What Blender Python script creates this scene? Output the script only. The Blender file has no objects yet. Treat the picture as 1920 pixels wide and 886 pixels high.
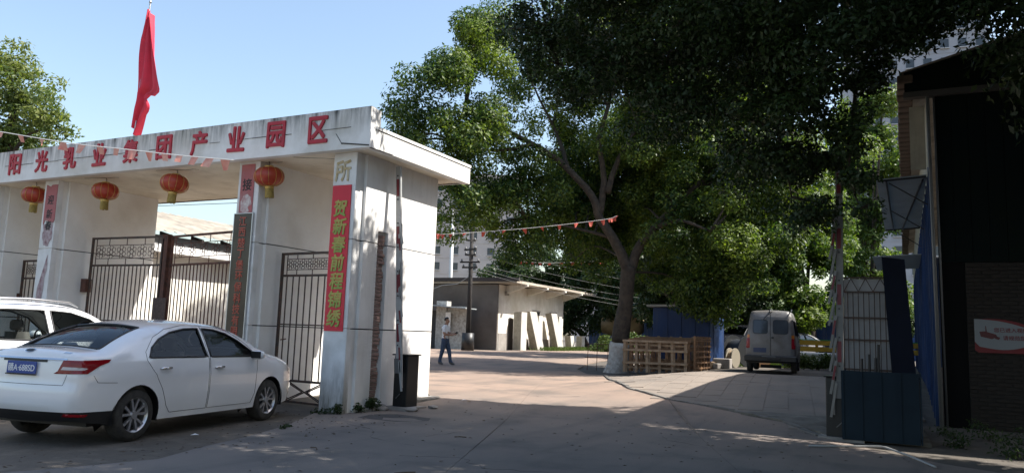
import bpy, bmesh, math, random
import numpy as np
from mathutils import Vector, Matrix
from mathutils.bvhtree import BVHTree
from mathutils.geometry import delaunay_2d_cdt
R = math.radians
random.seed(7); np.random.seed(7)
sc = bpy.context.scene
col = sc.collection

# ------------------------------------------------------------------ camera
EYE = 1.42
cam_d = bpy.data.cameras.new('camera'); cam = bpy.data.objects.new('camera', cam_d); col.objects.link(cam)
cam_d.sensor_fit = 'HORIZONTAL'; cam_d.sensor_width = 36.0; cam_d.lens = 36.0 * 1448 / 1920
cam_d.clip_start = 0.05; cam_d.clip_end = 3000
_p, _r, _y = R(7.25), R(2.0), R(27.05)
Fv = Vector((-math.sin(_y) * math.cos(_p), math.cos(_y) * math.cos(_p), math.sin(_p)))
R0 = Vector((math.cos(_y), math.sin(_y), 0)); U0 = R0.cross(Fv)
Rv = R0 * math.cos(_r) + U0 * math.sin(_r); Uv = -R0 * math.sin(_r) + U0 * math.cos(_r)
cam.matrix_world = Matrix(((Rv.x, Uv.x, -Fv.x, 0), (Rv.y, Uv.y, -Fv.y, 0), (Rv.z, Uv.z, -Fv.z, EYE), (0, 0, 0, 1)))
sc.camera = cam
# ------------------------------------------------------------------ sky, sun, exposure
SUN_EL, SUN_AZ = R(51), R(25)          # azimuth from +X towards +Y
S = Vector((math.cos(SUN_EL) * math.cos(SUN_AZ), math.cos(SUN_EL) * math.sin(SUN_AZ), math.sin(SUN_EL)))
w = bpy.data.worlds.new('World'); sc.world = w; w.use_nodes = True
nt = w.node_tree; bg = nt.nodes['Background']
sky = nt.nodes.new('ShaderNodeTexSky'); sky.sky_type = 'NISHITA'; sky.sun_disc = False
sky.sun_elevation = SUN_EL; sky.sun_rotation = math.atan2(S.x, S.y)
sky.air_density = 1.3; sky.dust_density = 2.2; sky.ozone_density = 1.2
nt.links.new(sky.outputs[0], bg.inputs[0]); bg.inputs[1].default_value = 0.125
sun_d = bpy.data.lights.new('sun', 'SUN'); sun = bpy.data.objects.new('sun', sun_d); col.objects.link(sun)
sun_d.energy = 5.0; sun_d.angle = R(0.53); sun_d.color = (1.0, 0.955, 0.89)
sun.rotation_euler = S.to_track_quat('Z', 'Y').to_euler()
sc.view_settings.view_transform = 'Standard'; sc.view_settings.look = 'None'
sc.view_settings.gamma = 1.0; sc.view_settings.exposure = 1.03
try: sc.view_settings.use_curve_mapping = False
except Exception: pass
sc.cycles.max_bounces = 8; sc.cycles.transparent_max_bounces = 12; sc.cycles.transmission_bounces = 6
sc.cycles.use_denoising = True; sc.cycles.sample_clamp_indirect = 6

# ------------------------------------------------------------------ materials
MATS = {}
def mat(name, c, rough=0.7, metal=0.0, var=0.0, vscale=3.0, c2=None, bump=0.0, bscale=40.0, spec=None, streak=0.0,
        streak_c=(0.03, 0.03, 0.028), streak_s=(9, 9, 0.7), dirt=0.0, dirt_c=(0.12, 0.10, 0.07), dirt_s=1.5, low=None, slo=(.5, .75)):
    """principled + noise variation, optional weather streaks and blotchy dirt"""
    if name in MATS: return MATS[name]
    m = bpy.data.materials.new(name); m.use_nodes = True; n = m.node_tree; b = n.nodes['Principled BSDF']
    b.inputs['Roughness'].default_value = rough; b.inputs['Metallic'].default_value = metal
    if spec is not None: b.inputs['Specular IOR Level'].default_value = spec
    tc = n.nodes.new('ShaderNodeTexCoord')
    src = None
    def rgb(c):
        q = n.nodes.new('ShaderNodeRGB'); q.outputs[0].default_value = (*c, 1); return q.outputs[0]
    def mix(a, bb, f):
        q = n.nodes.new('ShaderNodeMix'); q.data_type = 'RGBA'
        n.links.new(a, q.inputs['A']); n.links.new(bb, q.inputs['B'])
        n.links.new(f, q.inputs['Factor']) if not isinstance(f, float) else setattr(q.inputs['Factor'], 'default_value', f)
        return q.outputs['Result']
    def noise(scale, detail=6.0, vec=None, lo=0.35, hi=0.65, rough_=0.6, amp=1.0):
        t = n.nodes.new('ShaderNodeTexNoise'); t.inputs['Scale'].default_value = scale; t.inputs['Detail'].default_value = detail
        t.inputs['Roughness'].default_value = rough_
        n.links.new(vec if vec else tc.outputs['Object'], t.inputs['Vector'])
        r = n.nodes.new('ShaderNodeMapRange'); r.inputs[1].default_value = lo; r.inputs[2].default_value = hi
        r.inputs[3].default_value = 0.0; r.inputs[4].default_value = amp; n.links.new(t.outputs['Fac'], r.inputs[0]); return r.outputs[0]
    out = rgb(c)
    if var > 0:
        c2 = c2 if c2 else tuple(x * (1 - var) for x in c)
        out = mix(out, rgb(c2), noise(vscale))
    if dirt > 0:
        out = mix(out, rgb(dirt_c), noise(dirt_s, 8.0, lo=0.52, hi=0.8, amp=dirt))
    if streak > 0:
        mp = n.nodes.new('ShaderNodeMapping'); mp.inputs['Scale'].default_value = streak_s
        n.links.new(tc.outputs['Object'], mp.inputs['Vector'])
        f = noise(1.0, 7.0, mp.outputs[0], slo[0], slo[1], 0.65, amp=streak)
        if low:
            sx = n.nodes.new('ShaderNodeSeparateXYZ'); n.links.new(tc.outputs['Object'], sx.inputs[0])
            r = n.nodes.new('ShaderNodeMapRange'); r.inputs[1].default_value = low[0]; r.inputs[2].default_value = low[1]
            n.links.new(sx.outputs['Z'], r.inputs[0])
            mu = n.nodes.new('ShaderNodeMath'); mu.operation = 'MULTIPLY'; n.links.new(f, mu.inputs[0]); n.links.new(r.outputs[0], mu.inputs[1]); f = mu.outputs[0]
        out = mix(out, rgb(streak_c), f)
    n.links.new(out, b.inputs['Base Color'])
    if bump > 0:
        t = n.nodes.new('ShaderNodeTexNoise'); t.inputs['Scale'].default_value = bscale; t.inputs['Detail'].default_value = 5
        n.links.new(tc.outputs['Object'], t.inputs['Vector'])
        bp = n.nodes.new('ShaderNodeBump'); bp.inputs['Strength'].default_value = bump; bp.inputs['Distance'].default_value = 0.02
        n.links.new(t.outputs['Fac'], bp.inputs['Height']); n.links.new(bp.outputs[0], b.inputs['Normal'])
    MATS[name] = m; return m

def leaf_mat(name, c, c_new, newamt=0.5, trans=0.35, vs=0.55, tint=(1.2, 1.3, .45)):
    m = bpy.data.materials.new(name); m.use_nodes = True; n = m.node_tree
    for q in list(n.nodes):
        if q.type == 'BSDF_PRINCIPLED': n.nodes.remove(q)
    o = n.nodes['Material Output']
    geo = n.nodes.new('ShaderNodeNewGeometry'); tc = n.nodes.new('ShaderNodeTexCoord')
    ns = n.nodes.new('ShaderNodeTexNoise'); ns.inputs['Scale'].default_value = vs; ns.inputs['Detail'].default_value = 2
    n.links.new(tc.outputs['Object'], ns.inputs['Vector'])
    ad = n.nodes.new('ShaderNodeMath'); ad.operation = 'MULTIPLY_ADD'
    n.links.new(geo.outputs['Random Per Island'], ad.inputs[0]); ad.inputs[1].default_value = 0.45; n.links.new(ns.outputs['Fac'], ad.inputs[2])
    mr = n.nodes.new('ShaderNodeMapRange'); mr.inputs[1].default_value = 0.55; mr.inputs[2].default_value = 1.0; mr.inputs[4].default_value = newamt
    n.links.new(ad.outputs[0], mr.inputs[0])
    mx = n.nodes.new('ShaderNodeMix'); mx.data_type = 'RGBA'; mx.inputs['A'].default_value = (*c, 1); mx.inputs['B'].default_value = (*c_new, 1)
    n.links.new(mr.outputs[0], mx.inputs['Factor'])
    d = n.nodes.new('ShaderNodeBsdfPrincipled'); d.inputs['Roughness'].default_value = 0.5; d.inputs['Specular IOR Level'].default_value = 0.35
    n.links.new(mx.outputs['Result'], d.inputs['Base Color'])
    t = n.nodes.new('ShaderNodeBsdfTranslucent'); g = n.nodes.new('ShaderNodeMix'); g.data_type = 'RGBA'; g.blend_type = 'MULTIPLY'
    g.inputs['Factor'].default_value = 1.0; g.inputs['B'].default_value = (*tint, 1); n.links.new(mx.outputs['Result'], g.inputs['A'])
    n.links.new(g.outputs['Result'], t.inputs['Color'])
    ms = n.nodes.new('ShaderNodeMixShader'); ms.inputs[0].default_value = trans
    n.links.new(d.outputs[0], ms.inputs[1]); n.links.new(t.outputs[0], ms.inputs[2]); n.links.new(ms.outputs[0], o.inputs['Surface'])
    MATS[name] = m; return m

def glass_mat(name, tint=(0.45, 0.5, 0.5), refl=0.22):
    m = bpy.data.materials.new(name); m.use_nodes = True; n = m.node_tree; n.nodes.remove(n.nodes['Principled BSDF'])
    t = n.nodes.new('ShaderNodeBsdfTransparent'); t.inputs[0].default_value = (*tint, 1)
    g = n.nodes.new('ShaderNodeBsdfGlossy'); g.inputs['Roughness'].default_value = 0.02; g.inputs[0].default_value = (.9, .95, 1, 1)
    lw = n.nodes.new('ShaderNodeLayerWeight'); lw.inputs[0].default_value = refl
    ms = n.nodes.new('ShaderNodeMixShader'); n.links.new(lw.outputs['Fresnel'], ms.inputs[0]); n.links.new(t.outputs[0], ms.inputs[1]); n.links.new(g.outputs[0], ms.inputs[2])
    n.links.new(ms.outputs[0], n.nodes['Material Output'].inputs['Surface']); MATS[name] = m; return m

M_white = mat('weathered_white_paint', (.78, .77, .75), .8, var=.10, vscale=1.4, c2=(.70, .68, .65), bump=.15, bscale=25, dirt=.28, dirt_c=(.40, .36, .29), dirt_s=1.1, streak=.25, streak_c=(.30, .28, .24), streak_s=(6, 6, .5))
M_white_in = mat('scuffed_white_wall_paint', (.80, .785, .75), .85, var=.15, vscale=1.2, c2=(.72, .69, .64), bump=.12, bscale=20, dirt=.3, dirt_c=(.33, .27, .20), dirt_s=.9)
M_fascia = mat('fascia_paint', (.80, .79, .77), .8, var=.12, vscale=1.0, c2=(.58, .56, .51), bump=.2, bscale=20, dirt=.3, dirt_c=(.34, .31, .25), dirt_s=1.3, streak=1.0, streak_c=(.05, .05, .045), streak_s=(7, 7, .8), low=(4.72, 5.19), slo=(.40, .66))
M_pillar = mat('pillar_paint', (.79, .79, .78), .75, var=.1, vscale=1.5, c2=(.58, .57, .54), bump=.1, streak=.8, streak_c=(.10, .095, .07), streak_s=(7, 7, 1.1), low=(1.0, .05), slo=(.40, .6))
M_soffit = mat('soffit_plaster', (.76, .70, .58), .9, var=.2, vscale=.9, c2=(.60, .53, .41), bump=.25, bscale=15, dirt=.5, dirt_c=(.25, .20, .14), dirt_s=1.6)
M_groove = mat('eave_shade_dark', (.05, .05, .05), .9)
M_red = mat('red_sign_paint', (.46, .010, .028), .5, var=.25, vscale=8)
M_banner = mat('banner_red', (.62, .006, .03), .45, var=.12, vscale=2)
M_banner_old = mat('faded_banner', (.42, .13, .13), .7, var=.25, vscale=3, dirt=.4, dirt_c=(.55, .48, .45), dirt_s=3)
M_paper = mat('torn_white_paper', (.62, .58, .55), .9, var=.4, vscale=9, c2=(.38, .2, .2))
M_gold = mat('gold_ink', (.46, .34, .09), .5, .2, var=.6, vscale=2.2, c2=(.19, .31, .06))
M_black = mat('black_ink', (.02, .02, .022), .6)
M_sign = mat('bronze_sign_plate', (.045, .037, .03), .3, .6, var=.5, vscale=1.6, c2=(.075, .062, .05))
M_signr = mat('sign_red_character', (.40, .06, .03), .4, var=.25, vscale=6)
M_frame = mat('aluminium_frame', (.5, .5, .5), .35, .9)
M_iron = mat('black_iron', (.035, .033, .032), .55, .3, var=.4, vscale=12, c2=(.09, .05, .035))
M_rust = mat('rusty_brown_iron', (.15, .06, .04), .75, .1, var=.5, vscale=9, c2=(.06, .03, .022))
M_conc = mat('road_concrete', (.30, .215, .162), .9, var=.2, vscale=.45, c2=(.205, .155, .122), bump=.35, bscale=60, dirt=.7, dirt_c=(.088, .078, .068), dirt_s=.9, streak=.45, streak_c=(.085, .074, .064), streak_s=(1.7, .13, 1))
M_slab = mat('pavement_concrete', (.245, .200, .160), .9, var=.25, vscale=.8, c2=(.18, .152, .127), bump=.3, bscale=50, dirt=.3, dirt_c=(.2, .18, .15), dirt_s=1.3)
M_dirt = mat('dirt_ground', (.115, .096, .076), .95, var=.4, vscale=.7, c2=(.07, .062, .053), bump=.6, bscale=18, dirt=.5, dirt_c=(.24, .21, .17), dirt_s=2.5)
M_patch = mat('asphalt_patch', (.075, .07, .068), .9, var=.3, vscale=6, bump=.4, bscale=60)
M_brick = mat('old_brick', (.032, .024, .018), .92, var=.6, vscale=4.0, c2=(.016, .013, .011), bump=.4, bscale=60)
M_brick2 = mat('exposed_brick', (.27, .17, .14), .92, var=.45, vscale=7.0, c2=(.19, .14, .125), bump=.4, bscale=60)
M_mortar = mat('mortar', (.03, .027, .025), .95)
M_bark = mat('bark', (.075, .058, .042), .95, var=.5, vscale=6, c2=(.035, .028, .022), bump=1.0, bscale=14)
M_wash = mat('whitewash', (.52, .51, .48), .95, var=.4, vscale=7, c2=(.30, .28, .25), bump=.8, bscale=14, dirt=.6, dirt_c=(.15, .12, .09), dirt_s=3)
M_blue = mat('blue_sheet_metal', (.009, .032, .105), .55, .15, var=.3, vscale=1.5, c2=(.015, .055, .17), streak=.5, streak_c=(.2, .2, .2), streak_s=(5, 5, .6))
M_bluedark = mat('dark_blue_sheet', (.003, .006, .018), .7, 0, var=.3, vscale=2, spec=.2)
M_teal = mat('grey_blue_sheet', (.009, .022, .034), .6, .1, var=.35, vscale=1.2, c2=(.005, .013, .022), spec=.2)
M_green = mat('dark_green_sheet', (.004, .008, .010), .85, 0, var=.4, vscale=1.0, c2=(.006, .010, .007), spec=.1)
M_cream = mat('cream_sheet', (.42, .39, .31), .7, var=.3, vscale=2, streak=.4)
M_tin = mat('tin_roof', (.42, .45, .46), .5, .1, var=.4, vscale=2.0, c2=(.25, .27, .275), streak=.4)
M_asb = mat('asbestos_sheet', (.34, .30, .24), .9, var=.45, vscale=1.2, c2=(.18, .16, .13), dirt=.5, dirt_c=(.55, .52, .46), dirt_s=.8)
M_wood = mat('pale_pallet_wood', (.35, .26, .17), .8, var=.35, vscale=7, c2=(.23, .155, .095))
M_wood2 = mat('brown_pallet_wood', (.28, .155, .075), .8, var=.4, vscale=7, c2=(.15, .08, .04))
M_panel = mat('white_insulated_panel', (.62, .60, .55), .6, var=.15, vscale=2, c2=(.5, .48, .43), dirt=.3)
M_foam = mat('panel_foam_edge', (.40, .37, .30), .9, var=.3, vscale=5)
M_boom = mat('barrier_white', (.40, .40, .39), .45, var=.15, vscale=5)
M_boomred = mat('barrier_red', (.15, .012, .02), .45)
M_box = mat('barrier_cabinet', (.011, .012, .013), .4, .1, var=.3, vscale=2, dirt=.3, dirt_c=(.06, .055, .05))
M_grey = mat('grey_metal', (.14, .14, .14), .5, .4)
M_lantern = mat('lantern_cloth', (.30, .016, .008), .38, var=.4, vscale=5, c2=(.42, .06, .02))
M_lgold = mat('lantern_gold', (.55, .36, .10), .4, .4)
M_tassel = mat('lantern_tassel', (.42, .30, .08), .8, var=.4, vscale=30)
M_pen = mat('faded_pennant', (.60, .20, .15), .75, var=.4, vscale=5, c2=(.66, .36, .27))
M_pen2 = mat('orange_pennant', (.50, .07, .035), .7, var=.3, vscale=5)
M_string = mat('white_string', (.72, .70, .66), .8)
M_flag = mat('red_flag_cloth', (.60, .018, .05), .65, var=.15, vscale=2)
M_pole = mat('dark_pole', (.035, .03, .027), .85, var=.4, vscale=6)
M_steel = mat('flagpole_steel', (.45, .45, .46), .3, .9)
M_wbld = mat('white_building_plaster', (.80, .77, .71), .85, var=.12, vscale=.8, c2=(.60, .56, .48), streak=.35, streak_c=(.33, .27, .2), streak_s=(3, 3, .35), bump=.1)
M_gband = mat('grey_cement_dado', (.33, .30, .27), .9, var=.3, vscale=2)
M_gable = mat('grey_brown_render', (.11, .088, .072), .9, var=.4, vscale=.7, c2=(.16, .135, .115), bump=.3)
M_roofdk = mat('dark_roof_edge', (.05, .04, .036), .9)
M_apt = mat('apartment_wall', (.52, .47, .44), .9, var=.1, vscale=.1)
M_apt2 = mat('apartment_wall_grey', (.36, .37, .40), .9, var=.1, vscale=.1)
M_win = mat('window_dark', (.05, .06, .07), .12, var=.2, vscale=2)
M_curt = mat('window_frame_pale', (.45, .45, .45), .6)
M_carw = mat('white_car_paint', (.80, .81, .82), .22, spec=.5, var=.03, vscale=2)
bs = M_carw.node_tree.nodes['Principled BSDF']; bs.inputs['Coat Weight'].default_value = 1.0; bs.inputs['Coat Roughness'].default_value = .03
M_vang = mat('dusty_silver_paint', (.19, .188, .185), .5, .3, var=.4, vscale=2.5, c2=(.12, .11, .10), dirt=.4, dirt_c=(.10, .085, .065), dirt_s=2)
M_carg = mat('grey_car_paint', (.30, .30, .31), .3, .2)
M_carb = mat('black_car_paint', (.012, .012, .014), .2)
M_trim = mat('black_trim', (.012, .012, .013), .45)
M_rub = mat('tyre_rubber', (.022, .021, .020), .85, var=.3, vscale=14, c2=(.05, .046, .04))
M_alloy = mat('alloy_rim', (.55, .55, .56), .3, .85)
M_chrome = mat('chrome', (.75, .75, .76), .12, 1.0)
M_tail = mat('tail_lamp_red', (.22, .006, .010), .12)
M_tailw = mat('lamp_clear', (.55, .50, .50), .1)
M_tailo = mat('lamp_amber', (.5, .16, .02), .2)
M_plate = mat('blue_plate', (.012, .05, .26), .4)
M_txt = mat('white_letter', (.75, .76, .78), .5)
M_int = mat('car_interior', (.10, .095, .09), .85)
M_seat = mat('car_seat', (.17, .155, .14), .8)
M_glass = glass_mat('car_glass', (.58, .62, .62)); M_glass2 = glass_mat('car_glass_dark', (.22, .25, .26), .25)
M_skin = mat('skin', (.36, .20, .13), .6); M_shirt = mat('white_shirt', (.85, .85, .85), .85, var=.06, vscale=8)
M_jean = mat('blue_jeans', (.06, .09, .15), .9, var=.3, vscale=14); M_shoe = mat('shoe', (.10, .10, .10), .7)
M_hair = mat('black_hair', (.012, .010, .010), .6)
M_dkcloth = mat('dark_clothes', (.05, .05, .06), .9)
M_signw = mat('sign_white', (.22, .235, .245), .5); M_signd = mat('sign_red', (.16, .008, .010), .5)
M_yell = mat('yellow_rail_paint', (.50, .30, .02), .5, var=.2, vscale=4)
M_tarp = mat('black_cable_drum', (.02, .022, .024), .5)
M_pipe = mat('white_pipe', (.62, .62, .60), .4)
M_grass = mat('weed_green', (.07, .12, .03), .8, var=.4, vscale=5, c2=(.11, .15, .045))
M_debris = mat('dead_leaf', (.11, .075, .045), .9, var=.6, vscale=1.5, c2=(.05, .035, .025))
M_wire = mat('cable', (.03, .03, .03), .6); M_wirew = mat('bright_cable', (.26, .26, .25), .5)
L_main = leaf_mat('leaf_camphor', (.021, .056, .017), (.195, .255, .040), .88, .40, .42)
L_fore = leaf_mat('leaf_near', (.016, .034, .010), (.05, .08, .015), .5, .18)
L_back = leaf_mat('leaf_far', (.05, .10, .02), (.20, .25, .045), .7, .40)
L_left = leaf_mat('leaf_pale', (.075, .115, .035), (.22, .24, .07), .8, .42)
L_dark = leaf_mat('leaf_dark', (.022, .045, .012), (.06, .09, .02), .5, .3)
L_weed = leaf_mat('leaf_weed', (.06, .10, .025), (.13, .17, .04), .6, .3)

# shade put into the road colour: cooler, darker concrete near, warm sunlit tone beyond
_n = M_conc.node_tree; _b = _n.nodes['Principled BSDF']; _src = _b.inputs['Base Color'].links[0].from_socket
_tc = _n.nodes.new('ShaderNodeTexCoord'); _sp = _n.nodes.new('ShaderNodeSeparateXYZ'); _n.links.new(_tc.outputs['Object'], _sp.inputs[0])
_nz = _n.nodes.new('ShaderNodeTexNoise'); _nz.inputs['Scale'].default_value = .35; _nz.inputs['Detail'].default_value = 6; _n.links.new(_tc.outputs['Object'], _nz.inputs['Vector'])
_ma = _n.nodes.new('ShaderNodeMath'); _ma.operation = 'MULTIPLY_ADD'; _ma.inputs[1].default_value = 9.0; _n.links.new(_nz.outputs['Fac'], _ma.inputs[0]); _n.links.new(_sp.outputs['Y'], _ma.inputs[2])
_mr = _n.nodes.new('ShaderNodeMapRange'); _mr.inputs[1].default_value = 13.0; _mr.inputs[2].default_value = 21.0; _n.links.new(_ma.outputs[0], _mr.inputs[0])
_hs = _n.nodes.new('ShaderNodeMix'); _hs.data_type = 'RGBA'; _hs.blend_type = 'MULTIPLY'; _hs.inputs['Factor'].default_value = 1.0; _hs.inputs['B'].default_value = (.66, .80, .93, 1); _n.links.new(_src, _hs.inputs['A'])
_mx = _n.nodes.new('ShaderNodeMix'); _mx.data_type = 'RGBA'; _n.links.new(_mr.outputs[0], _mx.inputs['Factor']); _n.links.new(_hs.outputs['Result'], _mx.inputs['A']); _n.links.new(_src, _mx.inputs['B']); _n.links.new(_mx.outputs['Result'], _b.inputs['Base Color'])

# ------------------------------------------------------------------ helpers
def tag(o, label=None, cat=None, group=None, kind=None):
    if label: o['label'] = label
    if cat: o['category'] = cat
    if group: o['group'] = group
    if kind: o['kind'] = kind
    return o
def link(o, parent=None):
    col.objects.link(o)
    if parent: o.parent = parent
    return o
def empty(name, loc=(0, 0, 0), rz=0.0, parent=None):
    o = bpy.data.objects.new(name, None); o.empty_display_size = .2; link(o, parent); o.location = loc; o.rotation_euler = (0, 0, rz); return o
def mobj(name, v, f, m, parent=None, smooth=False, loc=None, rot=None):
    me = bpy.data.meshes.new(name); me.from_pydata([tuple(p) for p in v], [], f); me.update()
    if isinstance(m, (list, tuple)):
        for q in m: me.materials.append(q)
    else: me.materials.append(m)
    if smooth: me.polygons.foreach_set('use_smooth', [True] * len(me.polygons))
    o = bpy.data.objects.new(name, me); link(o, parent)
    if loc: o.location = loc
    if rot: o.rotation_euler = rot
    return o
def inst(name, src, parent=None, loc=(0, 0, 0), rot=(0, 0, 0), scale=(1, 1, 1)):
    o = bpy.data.objects.new(name, src.data); link(o, parent); o.location = loc; o.rotation_euler = rot; o.scale = scale; return o

class MB:
    def __init__(s): s.v = []; s.f = []; s.m = []
    def add(s, v, f, mi=0):
        b = len(s.v); s.v += [tuple(p) for p in v]; s.f += [tuple(i + b for i in q) for q in f]; s.m += [mi] * len(f); return s
    def box(s, x0, x1, y0, y1, z0, z1, mi=0, bev=0.0):
        if bev > 0:
            b = bmesh.new(); bmesh.ops.create_cube(b, size=1)
            for q in b.verts: q.co = Vector(((x0 + x1) / 2 + q.co.x * (x1 - x0), (y0 + y1) / 2 + q.co.y * (y1 - y0), (z0 + z1) / 2 + q.co.z * (z1 - z0)))
            bmesh.ops.bevel(b, geom=b.edges[:], offset=bev, segments=1, affect='EDGES')
            b.verts.index_update(); s.add([q.co for q in b.verts], [[l.index for l in q.verts] for q in b.faces], mi); b.free(); return s
        v = [(x, y, z) for x in (x0, x1) for y in (y0, y1) for z in (z0, z1)]
        return s.add(v, [(0, 1, 3, 2), (4, 6, 7, 5), (0, 4, 5, 1), (2, 3, 7, 6), (0, 2, 6, 4), (1, 5, 7, 3)], mi)
    def obox(s, c, ax, ay, az, mi=0):
        """oriented box: centre + three half-axis vectors"""
        c, ax, ay, az = map(Vector, (c, ax, ay, az))
        v = [c + ax * i + ay * j + az * k for i in (-1, 1) for j in (-1, 1) for k in (-1, 1)]
        return s.add(v, [(0, 1, 3, 2), (4, 6, 7, 5), (0, 4, 5, 1), (2, 3, 7, 6), (0, 2, 6, 4), (1, 5, 7, 3)], mi)
    def bar(s, a, b, wd, th, mi=0, up=(0, 0, 1)):
        a, b = Vector(a), Vector(b); d = (b - a); L = d.length; d.normalize(); up = Vector(up)
        if abs(d.dot(up)) > .98: up = Vector((0, 1, 0))
        sd = d.cross(up).normalized(); u2 = sd.cross(d)
        return s.obox((a + b) / 2, d * (L / 2), sd * (wd / 2), u2 * (th / 2), mi)
    def tube(s, pts, rad, n=8, mi=0, cap=True):
        pts = [Vector(p) for p in pts]; k = len(pts); rad = rad if isinstance(rad, (list, tuple)) else [rad] * k
        b = len(s.v); prev = None
        for i, p in enumerate(pts):
            d = (pts[min(i + 1, k - 1)] - pts[max(i - 1, 0)]).normalized()
            if prev is None: u = d.orthogonal().normalized()
            else: u = (prev - d * prev.dot(d)).normalized()
            prev = u; v2 = d.cross(u)
            for j in range(n):
                a = 2 * math.pi * j / n; s.v.append(tuple(p + (u * math.cos(a) + v2 * math.sin(a)) * rad[i]))
        for i in range(k - 1):
            for j in range(n):
                q = (j + 1) % n; s.f.append((b + i * n + j, b + i * n + q, b + (i + 1) * n + q, b + (i + 1) * n + j)); s.m.append(mi)
        if cap:
            s.f.append(tuple(b + j for j in range(n))[::-1]); s.m.append(mi); s.f.append(tuple(b + (k - 1) * n + j for j in range(n))); s.m.append(mi)
        return s
    def lathe(s, prof, n=24, axis='Z', c=(0, 0, 0), mi=0):
        b = len(s.v); k = len(prof)
        for (r, h) in prof:
            for j in range(n):
                a = 2 * math.pi * j / n; x, y = r * math.cos(a), r * math.sin(a)
                p = (x, y, h) if axis == 'Z' else ((x, h, y) if axis == 'Y' else (h, x, y))
                s.v.append((p[0] + c[0], p[1] + c[1], p[2] + c[2]))
        for i in range(k - 1):
            for j in range(n):
                q = (j + 1) % n; s.f.append((b + i * n + j, b + i * n + q, b + (i + 1) * n + q, b + (i + 1) * n + j)); s.m.append(mi)
        return s
    def prism(s, poly, d0, d1, plane='XZ', mi=0):
        """poly in 2D extruded along the third axis"""
        def P(a, b, c): return (a, c, b) if plane == 'XZ' else ((c, a, b) if plane == 'YZ' else (a, b, c))
        n = len(poly); v = [P(a, b, d0) for a, b in poly] + [P(a, b, d1) for a, b in poly]
        return s.add(v, [tuple(range(n)), tuple(range(2 * n - 1, n - 1, -1))] + [(i, i + n, (i + 1) % n + n, (i + 1) % n) for i in range(n)], mi)
    def build(s, name, m, parent=None, smooth=False, loc=None, rot=None, fixn=True):
        o = mobj(name, s.v, s.f, m, parent, smooth, loc, rot)
        if any(s.m): o.data.polygons.foreach_set('material_index', s.m)
        if fixn:
            b = bmesh.new(); b.from_mesh(o.data); bmesh.ops.recalc_face_normals(b, faces=b.faces[:]); b.to_mesh(o.data); b.free()
        return o

def sharp(o, ang=40):
    try: o.data.set_sharp_from_angle(angle=R(ang))
    except Exception: pass
    return o

def text_mesh(name, s, size, m, parent=None, bold=0.0, ext=0.0, align='CENTER', shear=0.0):
    c = bpy.data.curves.new(name, 'FONT'); c.body = s; c.size = size; c.offset = 0; c.extrude = ext; c.align_x = align; c.align_y = 'CENTER'; c.shear = shear
    c.resolution_u = 3
    t = bpy.data.objects.new(name + '_curve', c); col.objects.link(t)
    dg = bpy.context.evaluated_depsgraph_get(); dg.update()
    me = bpy.data.meshes.new_from_object(t.evaluated_get(dg)); me.name = name
    bpy.data.objects.remove(t); bpy.data.curves.remove(c)
    # centre on own bounds
    n = len(me.vertices)
    if n:
        a = np.empty(n * 3); me.vertices.foreach_get('co', a); a = a.reshape(-1, 3)
        a[:, :2] -= (a[:, :2].max(0) + a[:, :2].min(0)) / 2; me.vertices.foreach_set('co', a.ravel())
    if bold > 0 and n:                                   # heavier strokes: the glyph repeated in a small ring
        fl = [tuple(p.vertices) for p in me.polygons]; V = []; Fc = []
        for k in range(9):
            q = a.copy()
            if k: an = math.pi * 2 * k / 8; q[:, 0] += bold * math.cos(an); q[:, 1] += bold * math.sin(an); q[:, 2] -= .0004 * k
            Fc += [tuple(i + len(V) for i in f) for f in fl]; V += [tuple(p) for p in q]
        me = bpy.data.meshes.new(name); me.from_pydata(V, [], Fc); me.update()
    me.materials.clear(); me.materials.append(m)
    o = bpy.data.objects.new(name, me); link(o, parent); return o

def inside(p, poly):
    x, y = p; c = False; j = len(poly) - 1
    for i in range(len(poly)):
        xi, yi = poly[i][0], poly[i][1]; xj, yj = poly[j][0], poly[j][1]
        if (yi > y) != (yj > y) and x < (xj - xi) * (y - yi) / (yj - yi) + xi: c = not c
        j = i
    return c
def inside_np(P, poly):
    x, y = P[:, 0], P[:, 1]; c = np.zeros(len(P), bool); j = len(poly) - 1
    for i in range(len(poly)):
        xi, yi = poly[i][:2]; xj, yj = poly[j][:2]
        if yi != yj:
            t = ((yi > y) != (yj > y)) & (x < (xj - xi) * (y - yi) / (yj - yi) + xi); c ^= t
        j = i
    return c
def seg_dist(p, a, b):
    ax, ay = a; bx, by = b; dx, dy = bx - ax, by - ay; L = dx * dx + dy * dy
    t = 0 if L == 0 else max(0, min(1, ((p[0] - ax) * dx + (p[1] - ay) * dy) / L))
    return math.hypot(p[0] - ax - t * dx, p[1] - ay - t * dy)
def resample(pts, step, closed=False):
    out = []; n = len(pts)
    for i in range(n if closed else n - 1):
        a, b = pts[i], pts[(i + 1) % n]; L = math.hypot(b[0] - a[0], b[1] - a[1]); k = max(1, int(round(L / step)))
        for j in range(k): out.append((a[0] + (b[0] - a[0]) * j / k, a[1] + (b[1] - a[1]) * j / k))
    if not closed: out.append(tuple(pts[-1]))
    return out
def catmull(pts, k=6):
    P = [np.array(p, float) for p in pts]; P = [2 * P[0] - P[1]] + P + [2 * P[-1] - P[-2]]; out = []
    for i in range(1, len(P) - 2):
        for j in range(k):
            t = j / k; a, b, c, d = P[i - 1], P[i], P[i + 1], P[i + 2]
            out.append(tuple(.5 * ((2 * b) + (c - a) * t + (2 * a - 5 * b + 4 * c - d) * t * t + (3 * b - a - 3 * c + d) * t ** 3)))
    out.append(tuple(P[-2])); return out
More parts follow.
